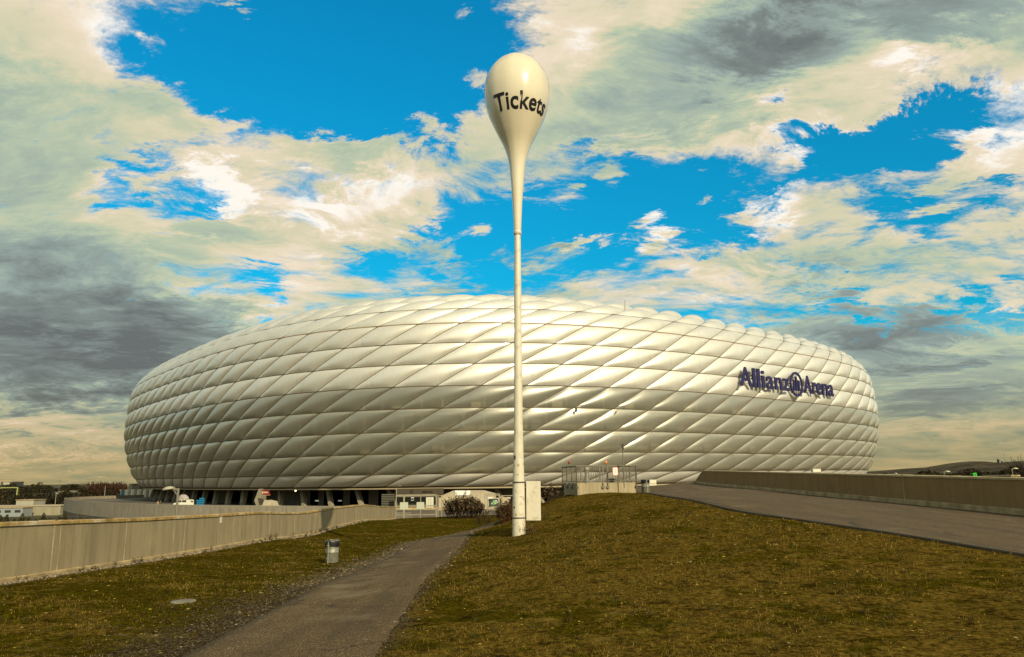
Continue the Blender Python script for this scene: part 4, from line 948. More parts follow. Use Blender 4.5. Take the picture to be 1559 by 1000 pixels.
# ------------------------------------------------------------------ concrete shaft with railing
M_rail = mat('railing_steel', (.15, .132, .088), .6, .4)
def shaft():
    A = Vector((D(879.5, 752, 36).x, 36, 0)); fdir = Vector((math.cos(.16), math.sin(.16), 0)); sdir_ = Vector((-math.sin(.16), math.cos(.16), 0)); Lf, Ls = 2.86, 2.9
    zt_ = D(876, 735.5, 36).z; zr = D(876, 709.5, 36).z; C = A + fdir * Lf / 2 + sdir_ * Ls / 2; z0 = zf(A.x, 36) - .35
    t = thing('railed_shaft', (C.x, C.y, z0), 'low concrete shaft with steel railings around it, on the mound beside the road', 'shaft')
    rot = .16; b = MB()
    for o_, s_ in ((-1, 0), (1, 0)): b.box(C + sdir_ * o_ * (Ls / 2 - .1) + Vector((0, 0, (z0 + zt_) / 2)), (Lf, .2, zt_ - z0), rot)
    for o_ in (-1, 1): b.box(C + fdir * o_ * (Lf / 2 - .1) + Vector((0, 0, (z0 + zt_) / 2)), (.2, Ls - .4, zt_ - z0), rot)
    b.build('concrete_rim', mat('shaft_concrete', (.34, .28, .17), .9, .2, fn=concrete_fn((.34, .28, .16), (.16, .13, .07), .8, 6)), t)
    g = MB(); g.box(C + Vector((0, 0, zt_ - .12)), (Lf - .42, Ls - .42, .03), rot); g.build('grating', mat('grating', (.06, .05, .035), .8, .3), t)
    h = MB(); h.box(C + fdir * .9 - sdir_ * .5 + Vector((0, 0, zt_ + .10)), (.95, 1.3, .03), rot, M=Matrix.Rotation(rot, 3, 'Z') @ Matrix.Rotation(.16, 3, 'Y')); h.box(C + fdir * .9 - sdir_ * .5 + Vector((0, 0, zt_ + .02)), (.9, 1.25, .12), rot); h.build('hatch', M_rail, t)
    def side(P0, P1, gap=None, name='railing'):
        m = MB(); n = int((P1 - P0).length / .115)
        m.tube([P0 + Vector((0, 0, zr)), P1 + Vector((0, 0, zr))], .026, 6); m.tube([P0 + Vector((0, 0, zt_ + .09)), P1 + Vector((0, 0, zt_ + .09))], .016, 6)
        for i in range(n + 1):
            q = P0.lerp(P1, i / n); m.tube([q + Vector((0, 0, zt_ + .09)), q + Vector((0, 0, zr))], .012, 4)
        m.build(name, M_rail, t)
        k = max(2, int((P1 - P0).length / .95) + 1)
        for i in range(k):
            q = P0.lerp(P1, i / (k - 1)); pm = MB(); pm.box(q + Vector((0, 0, (zr + zt_ - .28) / 2)), (.05, .05, zr - zt_ + .28), rot); pm.box(q + Vector((0, 0, zt_ - .2)), (.13, .08, .1), rot)
            pm.build('post', M_rail, t)
    o = .04; c00 = A - fdir * o - sdir_ * o; c10 = A + fdir * (Lf + o) - sdir_ * o; c01 = A - fdir * o + sdir_ * (Ls + o); c11 = A + fdir * (Lf + o) + sdir_ * (Ls + o)
    side(c00, c00.lerp(c10, .44)); side(c00.lerp(c10, .52), c10); side(c00, c01); side(c01, c11); side(c10, c11)
    gm = MB(); ga = c00.lerp(c10, .37) + sdir_ * .5; gb = c00.lerp(c10, .52) + sdir_ * .15
    gm.tube([ga + Vector((0, 0, zt_ + .05)), ga + Vector((0, 0, zr - .28)), gb + Vector((0, 0, zr - .24)), gb + Vector((0, 0, zt_ + .05))], .022, 6)
    for i in range(1, 6): q = ga.lerp(gb, i / 6); gm.tube([q + Vector((0, 0, zt_ + .05)), q + Vector((0, 0, zr - .27))], .009, 4)
    gm.build('gate', M_rail, t)
    cbx = MB().box(c00.lerp(c10, .215) + sdir_ * .45 + Vector((0, 0, zt_ + .38)), (.20, .18, .78), rot, bev=.01).build('control_box', M_galv, t)
    for px in (866.5, 922.5):
        d_ = 38.5 if px < 900 else 36.4; q = D(px, 704, d_); lm_ = MB(); lm_.lathe(q, [(.02, -.06), (.06, -.05), (.065, .02), (.045, .07), (.01, .085)], 12, mi=1 if px < 900 else 0); lm_.tube([q + Vector((0, 0, -.06)), Vector((q.x, q.y, zr))], .015, 5, mi=2)
        lm_.build('warning_lamp', [mat('orange_lens', (.75, .22, .02), .4, .5), mat('red_lens', (.28, .02, .015), .4, .5), M_rail], t)
    m = MB(); q = D(936.5, 717.5, 35.85); q2 = q.copy(); m.box(q, (.27, .02, .40), rot, mi=0); m.box(q - sdir_ * .012, (.225, .012, .345), rot, mi=1)
    for i in range(7): m.box(q - sdir_ * .0195 + Vector((0, 0, .10 - i * .03)) + fdir * (.0 if i % 2 else -.012), (.13 if i % 2 else .15, .003, .010), rot, mi=2)
    m.box(q - sdir_ * .0195 + fdir * -.07 + Vector((0, 0, .14)), (.035, .003, .03), rot, mi=2); m.box(q - sdir_ * .0195 + fdir * -.07 + Vector((0, 0, -.13)), (.035, .003, .03), rot, mi=0)
    so_ = m.build('notice_board', [mat('red_paint', (.42, .05, .03), .5, .4), mat('white_sheet', (.75, .70, .6), .6, .3), mat('print_grey', (.33, .3, .25), .8, .2)]); tag(so_, 'small white notice in a red frame hung on the shaft railing', 'notice')
    # pole with a small dark box in front of the facade
    q = D(950.5, 742, 35.9); tp = D(950.5, 674, 35.9); pt = thing('signal_post', (q.x, q.y, zt_ - .2), 'thin steel post with a narrow dark box near its top, at the shaft', 'post')
    MB().tube([Vector((q.x, q.y, zt_ - .25)), Vector((q.x, q.y, tp.z - .1))], .024, 7).build('pole', M_rail, pt)
    MB().box(Vector((q.x, q.y - .02, D(950.5, 680, 35.9).z)), (.085, .09, .27), bev=.008).build('box', mat('dark_box', (.03, .028, .022), .6, .4), pt)
    MB().tube([Vector((q.x - .03, q.y, tp.z - .1)), Vector((q.x - .03, q.y, tp.z + .03))], .006, 4).build('aerial', M_rail, pt)
shaft()
# white barrier panels and red barrier beyond the crest
def barrier():
    m = MB(); t = None; z0 = -1.0
    a, b = D(977.5, 740, 62), D(999.5, 740, 62); zt1, zb = D(985, 730.3, 62).z, D(985, 741.5, 62).z
    t = thing('barrier_panel', ((a.x + b.x) / 2, 62, zb), 'white panel barrier standing on the crest where the ramp road ends', 'barrier')
    mid = (a.x + b.x) / 2 - .05
    for x0, x1 in ((a.x, mid - .03), (mid + .03, b.x)):
        MB().box(Vector(((x0 + x1) / 2, 62, (zt1 + zb) / 2)), (x1 - x0, .04, zt1 - zb), bev=.01).build('panel', mat('barrier_white', (.62, .57, .42), .6, .3), t)
    f = MB(); f.box(Vector((mid, 62, (zt1 + zb) / 2)), (.05, .07, zt1 - zb + .05)); f.box(Vector(((a.x + b.x) / 2, 61.97, zb + (zt1 - zb) * .45)), (b.x - a.x, .015, .03)); f.build('frame', M_rail, t)
    a, b = D(1019, 739, 75), D(1036, 739, 75)
    m = MB(); m.box(Vector(((a.x + b.x) / 2, 75, a.z - .05)), (b.x - a.x, .12, .28), bev=.02)
    for x in (a.x + .2, b.x - .2): m.box(Vector((x, 75, a.z - .8)), (.12, .3, 1.6))
    tag(m.build('red_barrier', mat('barrier_red', (.38, .05, .03), .5, .4), origin=((a.x + b.x) / 2, 75, a.z)), 'low red barrier just visible past the end of the ramp road', 'barrier')
barrier()

# ------------------------------------------------------------------ small things on the mound and walls
p = G(279, 916.5); m = MB(); m.lathe(p + Vector((0, 0, .0)), [(.17, -.05), (.195, .014), (.19, .020), (.10, .022), (.01, .022)], 32)
tag(m.build('manhole_cover', mat('cover_concrete', (.36, .33, .24), .8, .3, fn=mottled((.20, .18, .12), (.13, .115, .075), 12)), origin=p), 'pale round flat cover lying in the grass left of the path', 'manhole cover')
az = ray(336, 790); yy_ = 24.9
for _ in range(20): yy_ = float(xl(yy_)) / (az.x / az.y)
q = Vector((float(xl(yy_)) + .012, yy_, ray(336, 790.5).z / az.y * yy_)); sg = thing('wall_plate', tuple(q), 'small white rectangular plate fixed to the left concrete wall', 'plate')
MB().box(q, (.012, .17, .26), bev=.004).build('plate', mat('plate_white', (.60, .56, .44), .6, .3), sg)
m = MB()
for i in range(5): m.box(q + Vector((.0075, 0, .08 - i * .036)), (.002, .09 if i % 2 else .11, .012))
m.build('print', mat('print_grey', (.3, .3, .3)), sg)
q = D(1193, 716.6, 40); m = MB(); m.box(Vector((float(xr(40)) + .15, 40, q.z - .01)), (.42, .25, .16), bev=.01, mi=0); m.box(Vector((float(xr(40)) + .15, 40, q.z + .075)), (.44, .27, .012), mi=0)
q = Vector((float(xr(44.5)) + .17, 44.5, 0)); tagp = proj(q)
b1 = [pp for pp in [m]]
MBx = m.build('white_box', mat('plate_white', (.6, .56, .44)), origin=(float(xr(40)) + .15, 40, D(1193, 716.6, 40).z)); tag(MBx, 'small white box sitting on the coping of the right wall', 'box')
sl_ = MB(); ysl = 25.2; xsl = float(xr(ysl)) + .17; zc = zf(float(xr(ysl)) - .1, ysl) + 1.15
sl_.box(Vector((xsl + .1, ysl, zc + .045)), (.30, 1.5, .05), bev=.006); sl_.box(Vector((xsl + .1, ysl - .6, zc + .012)), (.2, .12, .04)); tag(sl_.build('coping_slab', M_joint, origin=(xsl, ysl, zc)), 'loose pale slab lying on the right wall near the frame edge', 'slab')

# ------------------------------------------------------------------ shrubs
def twigs(mb, p, d, L, r, depth, spread=.5, up=.15, lf=None, nb=(2, 4), mi=0, seg=3):
    pts = [p]; q = p.copy(); dd = d.copy()
    for i in range(seg):
        dd = (dd + Vector((random.gauss(0, .14), random.gauss(0, .14), random.gauss(0, .10) + up * .3))).normalized(); q = q + dd * L / seg; pts.append(q.copy())
    mb.tube(pts, [r * (1 - .55 * i / seg) for i in range(seg + 1)], 4 if depth > 1 else 3, mi=mi, caps=False, smooth=False)
    if lf is not None and depth <= 1:
        for _ in range(lf[1]):
            c = pts[random.randint(1, seg)] + Vector((random.gauss(0, .03), random.gauss(0, .03), random.gauss(0, .03))); s_ = lf[0] * (.6 + .8 * random.random())
            a = Vector((random.gauss(0, 1), random.gauss(0, 1), random.gauss(0, 1))).normalized() * s_; b = a.cross(Vector((random.gauss(0, 1), random.gauss(0, 1), random.gauss(0, 1)))).normalized() * s_ * .6
            lf[2].add([c - a, c + b, c + a, c - b], [(0, 1, 2, 3)], random.choice(lf[3]))
    if depth > 0:
        for _ in range(random.randint(*nb)):
            k = random.randint(1, seg); nd = (dd + Vector((random.gauss(0, spread), random.gauss(0, spread), random.gauss(0, spread * .6) + up))).normalized()
            twigs(mb, pts[k], nd, L * (.55 + .25 * random.random()), r * .55, depth - 1, spread, up, lf, nb, mi, seg)
M_twig = mat('dark_twigs', (.030, .018, .010), .9, .1, fn=mottled((.035, .020, .010), (.018, .010, .006), 3)); M_ruddy = mat('ruddy_twigs', (.085, .028, .012), .9, .1)
M_leafd = mat('dark_leaf', (.034, .020, .008), .8, .2); M_leafp = mat('pale_seed_heads', (.30, .22, .12), .8, .2); M_leafr = mat('russet_leaf', (.08, .030, .012), .8, .2); M_leafg = mat('dull_green_leaf', (.05, .055, .012), .8, .2)
def shrub(name, base, W_, H_, stems, depth, leaf, nleaf, mis, label, cat='bush', rx=None, twig=None, rr=.02, group=None):
    t = thing(name, tuple(base), label, cat, group); tm, lm_ = MB(), MB()
    for i in range(stems):
        a = random.random() * 6.283; rr_ = random.random() ** .5; off = Vector((math.cos(a) * W_ / 2 * rr_ * .85, math.sin(a) * min(W_, 1.6) / 2 * rr_, 0))
        lean = Vector((off.x / W_ * .9 + random.gauss(0, .12), off.y / W_ * .6, 1)).normalized()
        hh = H_ * (1.05 - .55 * (2 * off.x / W_) ** 2) * (.75 + .35 * random.random())
        twigs(tm, base + off, lean, hh * .62, rr, depth, .42, .28, (leaf, nleaf, lm_, mis), (2, 4))
    tm.build('twigs', twig or M_twig, t); lm_.build('foliage', [M_leafd, M_leafp, M_leafr, M_leafg], t); return t
b0 = D(706, 783, 70); b0.z = zf(b0.x, 70)
shrub('bare_bush', b0, 3.7, 1.35, 120, 3, .05, 5, [0, 0, 0, 0, 3, 0, 2, 1], 'big bare dark bush with pale seed heads, in front of the fence', rr=.022)
b0 = G(773, 792); b0 = Vector((D(772, 790, 34).x, 34, 0)); b0.z = zf(b0.x, 34) - .05
shrub('russet_bush', b0, .95, .62, 40, 3, .022, 5, [2, 2, 0, 3], 'small russet bush on the mound edge left of the ticket pole', twig=M_ruddy, rr=.009)
for px, py, w, h, st, lab in ((736, 797, .7, .5, 14, 'low grey leafless shrub at the far end of the footpath'), (742, 782, .8, 1.0, 12, 'thin bare sapling between the big bush and the russet bush'),
                              (822, 757, 1.1, 1.0, 18, 'dry brown stalks on the mound right of the junction box'), (841, 757, .9, .75, 14, 'dry brown stalks on the mound touching the concrete shaft'), (803, 800, .45, .35, 10, 'tiny dry weed at the foot of the ticket pole')):
    dd = {736: 37, 742: 60, 822: 36, 841: 36.5, 803: 22.6}[px]; b0 = D(px, py, dd); b0.z = zf(b0.x, dd) - .03
    shrub('dry_shrub', b0, w, h, st, 2, .018 * dd / 34, 3, [0, 0, 1, 2] if px > 742 else [0, 0], lab, 'shrub', rr=.006 * dd / 25, group='dry shrubs on and around the mound')
# weeds along the foot of the left wall
wt = MB(); wl_ = MB()
for i in range(46):
    y = 14 * (56 / 14) ** random.random(); c = Vector((float(xl(y)) + .12 + abs(random.gauss(0, .16)), y, 0)); c.z = zf(c.x, y)
    hh = (.03 + .07 * random.random()) * (1.9 if 32 < y < 45 else 1)
    for _ in range(5): twigs(wt, c, Vector((random.gauss(0, .4), random.gauss(0, .4), 1)).normalized(), hh, .004 + y * .0001, 1, .5, .2, (.006 + y * .0003, 3, wl_, [0, 3, 3]), (1, 2), seg=2)
wo = thing('wall_weeds', (float(xl(30)) + .2, 30, zf(float(xl(30)) + .2, 30)), 'thin line of weeds growing along the foot of the left wall', 'weeds'); wo['kind'] = 'stuff'
wt.build('stalks', M_twig, wo); wl_.build('foliage', [M_leafd, M_leafp, M_leafr, M_leafg], wo)

# ------------------------------------------------------------------ fences and gates beyond the mound (left of centre)
M_fen = mat('fence_steel', (.34, .30, .20), .5, .5, metal=.3, fn=mottled((.34, .30, .20), (.25, .215, .13), 3))
FD = 74.0
def fz(px): p = D(px, 780, FD); return zf(p.x, FD)
def fx(px, py=765, d=FD): return D(px, py, d).x
def fzz(py, px=650, d=FD): return D(px, py, d).z
def gate(xs, y0, y1, label, rails, plates=(), heavy=()):
    t = thing('fence_gate', ((fx(xs[0]) + fx(xs[-1])) / 2, FD, fzz(y1)), label, 'gate')
    for i, px in enumerate(xs):
        r = .07 if px in heavy else .035
        MB().box(Vector((fx(px), FD, (fzz(y0, px) + fzz(y1, px)) / 2 - .15)), (r * 2, r * 2, fzz(y0, px) - fzz(y1, px) + .3)).build('post', M_fen, t)
    for py, th in rails:
        a, b = Vector((fx(xs[0]), FD, fzz(py, xs[0]))), Vector((fx(xs[-1]), FD, fzz(py, xs[-1])))
        MB().box((a + b) / 2, ((b - a).length, .06, th)).build('rail', M_fen, t)
    for (a, b, c, d) in plates:
        MB().box(Vector(((fx(a) + fx(b)) / 2, FD - .06, (fzz(c) + fzz(d)) / 2)), (fx(b) - fx(a), .05, fzz(c) - fzz(d)), bev=.02).build('lock_plate', mat('plate_pale', (.42, .42, .30), .5, .4), t)
    return t
gate((603, 615.2, 640.5, 664.5), 753, 784, 'wide pale steel gate frame with two square plates beside the left wall end', [(753.6, .12), (755.3, .05), (770.2, .10), (776, .05), (783.4, .08)],
     [(609, 621.5, 764.2, 775.6), (634.3, 646, 764.2, 775.4)], heavy=(615.2, 664.5))
gate((667, 672.5), 753, 782, 'narrow fence bay between the wide gate and the big bush', [(754, .06), (777, .06)])
gate((738, 742, 760.5), 752.5, 782, 'pale steel turnstile frame right of the big bush', [(752.2, .10), (754.5, .06), (776, .07)], [], heavy=(760.5,))
gate((763.5, 782), 754, 782, 'narrow steel gate bay just left of the ticket pole', [(754.5, .08), (777, .06)])
tp_ = MB(); tp_.tube([Vector((fx(603.2), FD, fzz(783))), Vector((fx(603.2), FD, fzz(745)))], .045, 6); tp_.tube([Vector((fx(603.2), FD, fzz(745))), Vector((fx(602.8), FD, fzz(744)))], .07, 6)
tag(tp_.build('fence_pole', M_fen, origin=(fx(603.2), FD, fzz(783))), 'thin tall steel pole at the end of the left wall', 'pole')
# notices, cabinets and boards behind the gates
def board(name, px0, px1, py0, py1, d, m, label, cat, thick=.12, extra=None):
    a, b = D(px0, (py0 + py1) / 2, d), D(px1, (py0 + py1) / 2, d); z1, z0 = D(px0, py0, d).z, D(px0, py1, d).z
    c = Vector(((a.x + b.x) / 2, d, (z0 + z1) / 2)); mb = MB().box(c, (b.x - a.x, thick, z1 - z0), bev=min(.02, thick / 3)); ms = [m]
    if extra: extra(mb, c, b.x - a.x, z1 - z0, ms, d - thick / 2)
    return tag(mb.build(name, ms, origin=c), label, cat)
def ex_notice(mb, c, w, h, ms, yf):
    ms.append(mat('ink_brown', (.20, .07, .04), .7, .2)); mb.box(Vector((c.x, yf - .006, c.z)), (w * .42, .012, h * .42), mi=1)
board('notice_sign', 625.7, 630.3, 757.2, 762.2, FD + .6, mat('white_sheet', (.75, .7, .6)), 'small white square notice behind the wide gate', 'notice', extra=ex_notice)
board('notice_sign', 773, 777, 757, 761, FD + .6, mat('white_sheet', (.75, .7, .6)), 'small white square notice left of the ticket pole', 'notice', extra=ex_notice)
def ex_cab(mb, c, w, h, ms, yf):
    ms.append(M_dark)
    for k in (-.17, .17): mb.box(Vector((c.x + w * k, yf - .004, c.z)), (.02, .008, h * .94), mi=1)
board('tall_cabinet', 649, 660, 757, 772.8, FD + 5, mat('cabinet_white', (.55, .52, .38), .5, .4), 'tall white ribbed cabinet behind the wide gate', 'cabinet', .6, ex_cab)
def ex_pic(mb, c, w, h, ms, yf):
    ms += [mat('glass_dark', (.06, .07, .05), .2, .6), mat('leaf_print', (.06, .26, .03), .6, .3), mat('pale_print', (.45, .5, .38), .6, .3)]
    mb.box(Vector((c.x, yf - .006, c.z)), (w * .9, .012, h * .86), mi=1)
    for i in range(14):
        a = i * .9; r = .30 * (.3 + .7 * ((i * 37) % 10) / 10); mb.box(Vector((c.x + .1 * w + w * r * math.cos(a), yf - .018 - i * .0006, c.z + h * r * math.sin(a))), (w * .16, .006, h * .16), mi=3 if i % 3 else 2)
    mb.box(Vector((c.x, yf - .03, c.z - h * .1)), (w * .16, .006, h * .24), mi=2)
board('display_case', 743.5, 759.5, 758, 772, FD + 2, mat('case_frame', (.5, .46, .34), .5, .4), 'glazed display case with a green picture in the turnstile frame', 'display case', .2, ex_pic)
board('pale_board', 741.5, 750, 757, 759.2, FD + 1.5, mat('white_sheet', (.75, .7, .6)), 'bright white strip above the glazed display case', 'board', .06)
board('round_board', 764.5, 775, 757, 768.5, FD + 1.2, mat('board_tan', (.42, .33, .19), .7, .2), 'tan board leaning behind the narrow gate bay left of the pole', 'board', .1)
# kerb strips and low ledges on the deck behind the gates
for py, d_, lab in ((775.8, 150, 'lower'),):
    a, b = D(604, py, d_), D(676, py, d_); m = MB().box(Vector(((a.x + b.x) / 2, d_, DZ + .25)), (b.x - a.x, .5, .5)); tag(m.build('ledge', M_plinth, origin=(a.x, d_, DZ)), 'long pale low ledge on the deck behind the gates', 'ledge')
# lit concrete stair block under the facade
def stair_block():
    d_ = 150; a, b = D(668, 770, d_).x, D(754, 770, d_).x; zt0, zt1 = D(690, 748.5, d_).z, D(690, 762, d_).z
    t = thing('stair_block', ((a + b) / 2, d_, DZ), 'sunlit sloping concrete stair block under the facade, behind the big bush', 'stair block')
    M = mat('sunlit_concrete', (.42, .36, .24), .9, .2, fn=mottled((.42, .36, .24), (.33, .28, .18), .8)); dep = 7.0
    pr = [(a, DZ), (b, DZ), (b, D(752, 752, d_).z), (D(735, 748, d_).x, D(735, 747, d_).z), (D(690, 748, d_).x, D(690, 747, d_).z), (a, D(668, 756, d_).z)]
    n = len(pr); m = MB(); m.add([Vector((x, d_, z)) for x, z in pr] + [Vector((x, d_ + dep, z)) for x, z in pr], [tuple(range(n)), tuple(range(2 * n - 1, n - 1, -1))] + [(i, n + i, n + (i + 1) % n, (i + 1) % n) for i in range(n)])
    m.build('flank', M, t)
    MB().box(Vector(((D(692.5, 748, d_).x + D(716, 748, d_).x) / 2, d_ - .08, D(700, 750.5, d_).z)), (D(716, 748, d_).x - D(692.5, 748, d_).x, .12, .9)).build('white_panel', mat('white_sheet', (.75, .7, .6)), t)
stair_block()
# louvred wall and dark fascia with section letters
def louvre(px0, px1, py0, py1, d, label):
    a, b = D(px0, py0, d).x, D(px1, py0, d).x; z1, z0 = D(px0, py0, d).z, DZ; t = thing('louvred_screen', ((a + b) / 2, d, z0), label, 'screen')
    MB().box(Vector(((a + b) / 2, d + .1, (z0 + z1) / 2)), (b - a, .1, z1 - z0)).build('backing', mat('louvre_back', (.035, .032, .022), .8, .2), t); m = MB(); k = 9
    for i in range(k): m.box(Vector(((a + b) / 2, d, z0 + (z1 - z0) * (i + .6) / k)), (b - a, .12, (z1 - z0) / k * .45))
    m.build('slats', mat('louvre_slat', (.10, .095, .06), .7, .3), t)
louvre(605, 664, 751.5, 775, 152, 'dark slatted screen under the facade behind the wide gate'); louvre(581, 601, 752, 775, 153, 'dark slatted screen left of the thin fence pole')
def fascia():
    d_ = 149.0; a, b = D(604, 748, d_), D(675, 748, d_); z1, z0 = D(640, 743.6, d_).z, D(640, 752.6, d_).z
    t = thing('section_fascia', ((a.x + b.x) / 2, d_, z0), 'dark band under the facade edge lettered C and 204-216', 'sign')
    MB().box(Vector(((a.x + b.x) / 2, d_ + .15, (z0 + z1) / 2)), (b.x - a.x, .3, z1 - z0)).build('band', mat('fascia_dark', (.060, .048, .028), .8, .2), t)
    for tx, pa, pb, hz in (('C', 624.5, 629, .62), ('204-216', 642.5, 658.5, .40)):
        vs, fs = text_geo(tx, bold=.03, extrude=.03); x0, x1 = min(v.x for v in vs), max(v.x for v in vs); X0, X1 = D(pa, 748, d_).x, D(pb, 748, d_).x; m = MB()
        m.add([Vector((X0 + (v.x - x0) / (x1 - x0) * (X1 - X0), d_ - .03 + v.z * .5, z0 + (z1 - z0) * .25 + v.y * (z1 - z0) * hz * 1.25)) for v in vs], [f for f in fs]); m.build('lettering', M_dark, t)
fascia()
# red sign board by the piers
def red_sign():
    d_ = 163.0; t = None; c = [D(397.5, 745.6, d_), D(409, 746.4, d_), D(411.2, 753.4, d_), D(400, 753.2, d_)]
    t = thing('red_sign', tuple(c[3]), 'dark red sign board with pale marks hanging under the facade', 'sign'); m = MB()
    m.add([Vector((p.x, p.y, p.z)) for p in c] + [Vector((p.x, p.y + .3, p.z)) for p in c], [(3, 2, 1, 0), (4, 5, 6, 7), (0, 1, 5, 4), (1, 2, 6, 5), (2, 3, 7, 6), (3, 0, 4, 7)]); m.build('board', mat('board_red', (.16, .012, .010), .5, .3), t)
    m = MB()
    for i in range(6):
        x = 399.6 + i * 1.55; p = D(x, 749.6, d_ - .03); h = (.34, .16, .20, .20, .20, .16)[i]; m.box(p, (.15, .03, h * 1.6))
    m.build('marks', mat('mark_pale', (.55, .42, .3), .6, .3), t); MB().box((c[2] + c[3]) / 2 + Vector((0, 0, -.06)), ((c[2] - c[3]).length, .34, .08)).build('edge', M_plinth, t)
    # big inclined pier beside it and a sunlit low concrete bank
    p = MB(); q = [D(387, 762, 166), D(392, 769.5, 166), D(400, 769.5, 166), D(399.5, 747, 166), D(394, 744, 166)]; n = len(q)
    q[1].z = q[2].z = DZ; p.add(q + [v + Vector((.3, 1.6, 0)) for v in q], [tuple(range(n)), tuple(range(2 * n - 1, n - 1, -1))] + [(i, n + i, n + (i + 1) % n, (i + 1) % n) for i in range(n)])
    tag(p.build('inclined_pier', mat('pier_grey', (.24, .21, .14), .9, .2, fn=mottled((.24, .21, .14), (.17, .145, .095), .8)), origin=q[1]), 'broad angular grey pier left of the red sign', 'pier')
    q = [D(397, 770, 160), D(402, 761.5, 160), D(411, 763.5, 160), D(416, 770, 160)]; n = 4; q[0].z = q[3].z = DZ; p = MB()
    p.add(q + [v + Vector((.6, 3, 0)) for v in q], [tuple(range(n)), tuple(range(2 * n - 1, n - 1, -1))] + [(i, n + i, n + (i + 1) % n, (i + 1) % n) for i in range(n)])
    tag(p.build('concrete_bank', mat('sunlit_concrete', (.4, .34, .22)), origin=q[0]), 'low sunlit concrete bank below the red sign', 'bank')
red_sign()
# lit lamps under the eaves
def em_fn(c, s): 
    def fn(t, b): b.inputs['Emission Color'].default_value = c + (1,); b.inputs['Emission Strength'].default_value = s
    return fn
for px, py, lab in ((450.3, 744.2, 'small lit lamp under the facade edge, left one'), (607, 743.6, 'small lit lamp under the facade edge above the thin fence pole')):
    u = find_u(px, -7.2, -2.1); p = Vector(ring(u, -7.1, -2.22)); m = MB().lathe(p, [(.10, -.14), (.20, -.10), (.22, 0), (.10, .16)], 12); tag(m.build('eaves_lamp', mat('lamp_glow', (.9, .8, .5), .4, .3, fn=em_fn((1.0, .82, .48), 3.0)), origin=p), lab, 'lamp', 'lit lamps under the facade edge')
for px, lab in ((482.5, 'leftmost'), (502, 'second'), (517.5, 'third'), (548.5, 'rightmost')):
    p = D(px, 762.2, 176); m = MB().box(p, (.85, .1, .30)); tag(m.build('ceiling_light', mat('dim_glow', (.5, .5, .4), .5, .3, fn=em_fn((.8, .8, .6), .22)), origin=p), '%s of the four faint lights in the dark openings under the facade' % lab, 'light', 'faint lights in the dark openings')

# ------------------------------------------------------------------ fittings on the arena facade
for px, py, lab in ((877, 621, 'surveillance camera pair on a facade joint right of the ticket pole'), (937, 626, 'smaller surveillance camera right of the first one on the facade')):
    u = find_u(px, 0, 14.5); z = 14.5
    for zz in np.arange(8, 24, .1):
        if abs(proj(ring(find_u(px, .2, zz), .2, zz))[1] - py) < .5: z = zz; break
    u = find_u(px, .2, z); p = Vector(ring(u, .1, z)); n = Vector(ring(u, 1, z)) - Vector(ring(u, 0, z)); t = thing('facade_camera', tuple(p), lab, 'camera'); k = 1 if px < 900 else .6
    MB().tube([p - n * .3, p + n * 1.1 * k], .06 * k, 5).build('arm', M_rail, t); MB().box(p + n * 1.1 * k + Vector((.25, 0, .15)) * k, (.62 * k, .4 * k, .34 * k), bev=.04 * k).build('housing', mat('housing_pale', (.4, .38, .3), .5, .4), t)
    MB().box(p + n * .9 * k + Vector((-.25, 0, -.45)) * k, (.4 * k, .4 * k, .55 * k), bev=.04 * k).build('junction', mat('housing_dark', (.05, .045, .035), .5, .4), t)
q = D(951.3, 466.5, 172); m = MB(); m.tube([q, D(951.3, 457, 172)], .055, 5); m.tube([q + Vector((0, 0, -1.6)), q], .09, 5); tag(m.build('roof_antenna', M_rail, origin=q), 'tiny thin antenna standing up from the roof crown', 'antenna')

# ------------------------------------------------------------------ on the deck at the left
def street_lamp(px_pole, py_top, py_bot, d, reach, label, k=1.0, side=-1, group=None, head_m=None):
    b = D(px_pole, py_bot, d); top = D(px_pole, py_top, d); x = top.x; t = thing('street_lamp', (x, d, b.z), label, 'street lamp', group)
    MB().tube([Vector((x, d, b.z)), Vector((x, d, top.z - .25 * k)), Vector((x, d, top.z))], [.055 * k, .045 * k, .05 * k], 8).build('pole', mat('lamp_pole', (.16, .145, .10), .6, .4), t)
    m = MB(); m.tube([Vector((x, d, top.z - .06 * k)), Vector((x + side * reach * .5, d, top.z - .03 * k))], .05 * k, 6); m.tube([Vector((x, d, top.z - .28 * k)), Vector((x + side * reach * .28, d, top.z - .08 * k))], .025 * k, 5); m.build('bracket', mat('lamp_pole', (.2, .2, .1)), t)
    rows = []; nn = 12
    for i in range(9):
        s_ = i / 8; w = .20 * k * (math.sin(math.pi * min(1, s_ * .85 + .13)) ** .6); hgt = .11 * k * math.sin(math.pi * min(1, .1 + s_ * .8)) ** .6
        cx = x + side * reach * (.28 + .72 * s_); cz = top.z - .01 * k - .06 * k * s_
        rows.append([Vector((cx, d + w * math.cos(a), cz + (hgt if math.sin(a) > 0 else hgt * .35) * math.sin(a))) for a in np.linspace(0, 2 * math.pi, nn + 1)])
    m = MB().grid(rows, flip=side > 0); m.add(rows[0][:-1], [tuple(range(nn))]); m.add(rows[-1][:-1], [tuple(range(nn - 1, -1, -1))]); m.build('head', head_m or mat('lamp_head', (.34, .30, .20), .5, .4), t)
    return t
street_lamp(271.5, 743, 860, 50, 1.02, 'grey street lamp with one curved head behind the left wall', 1.8)
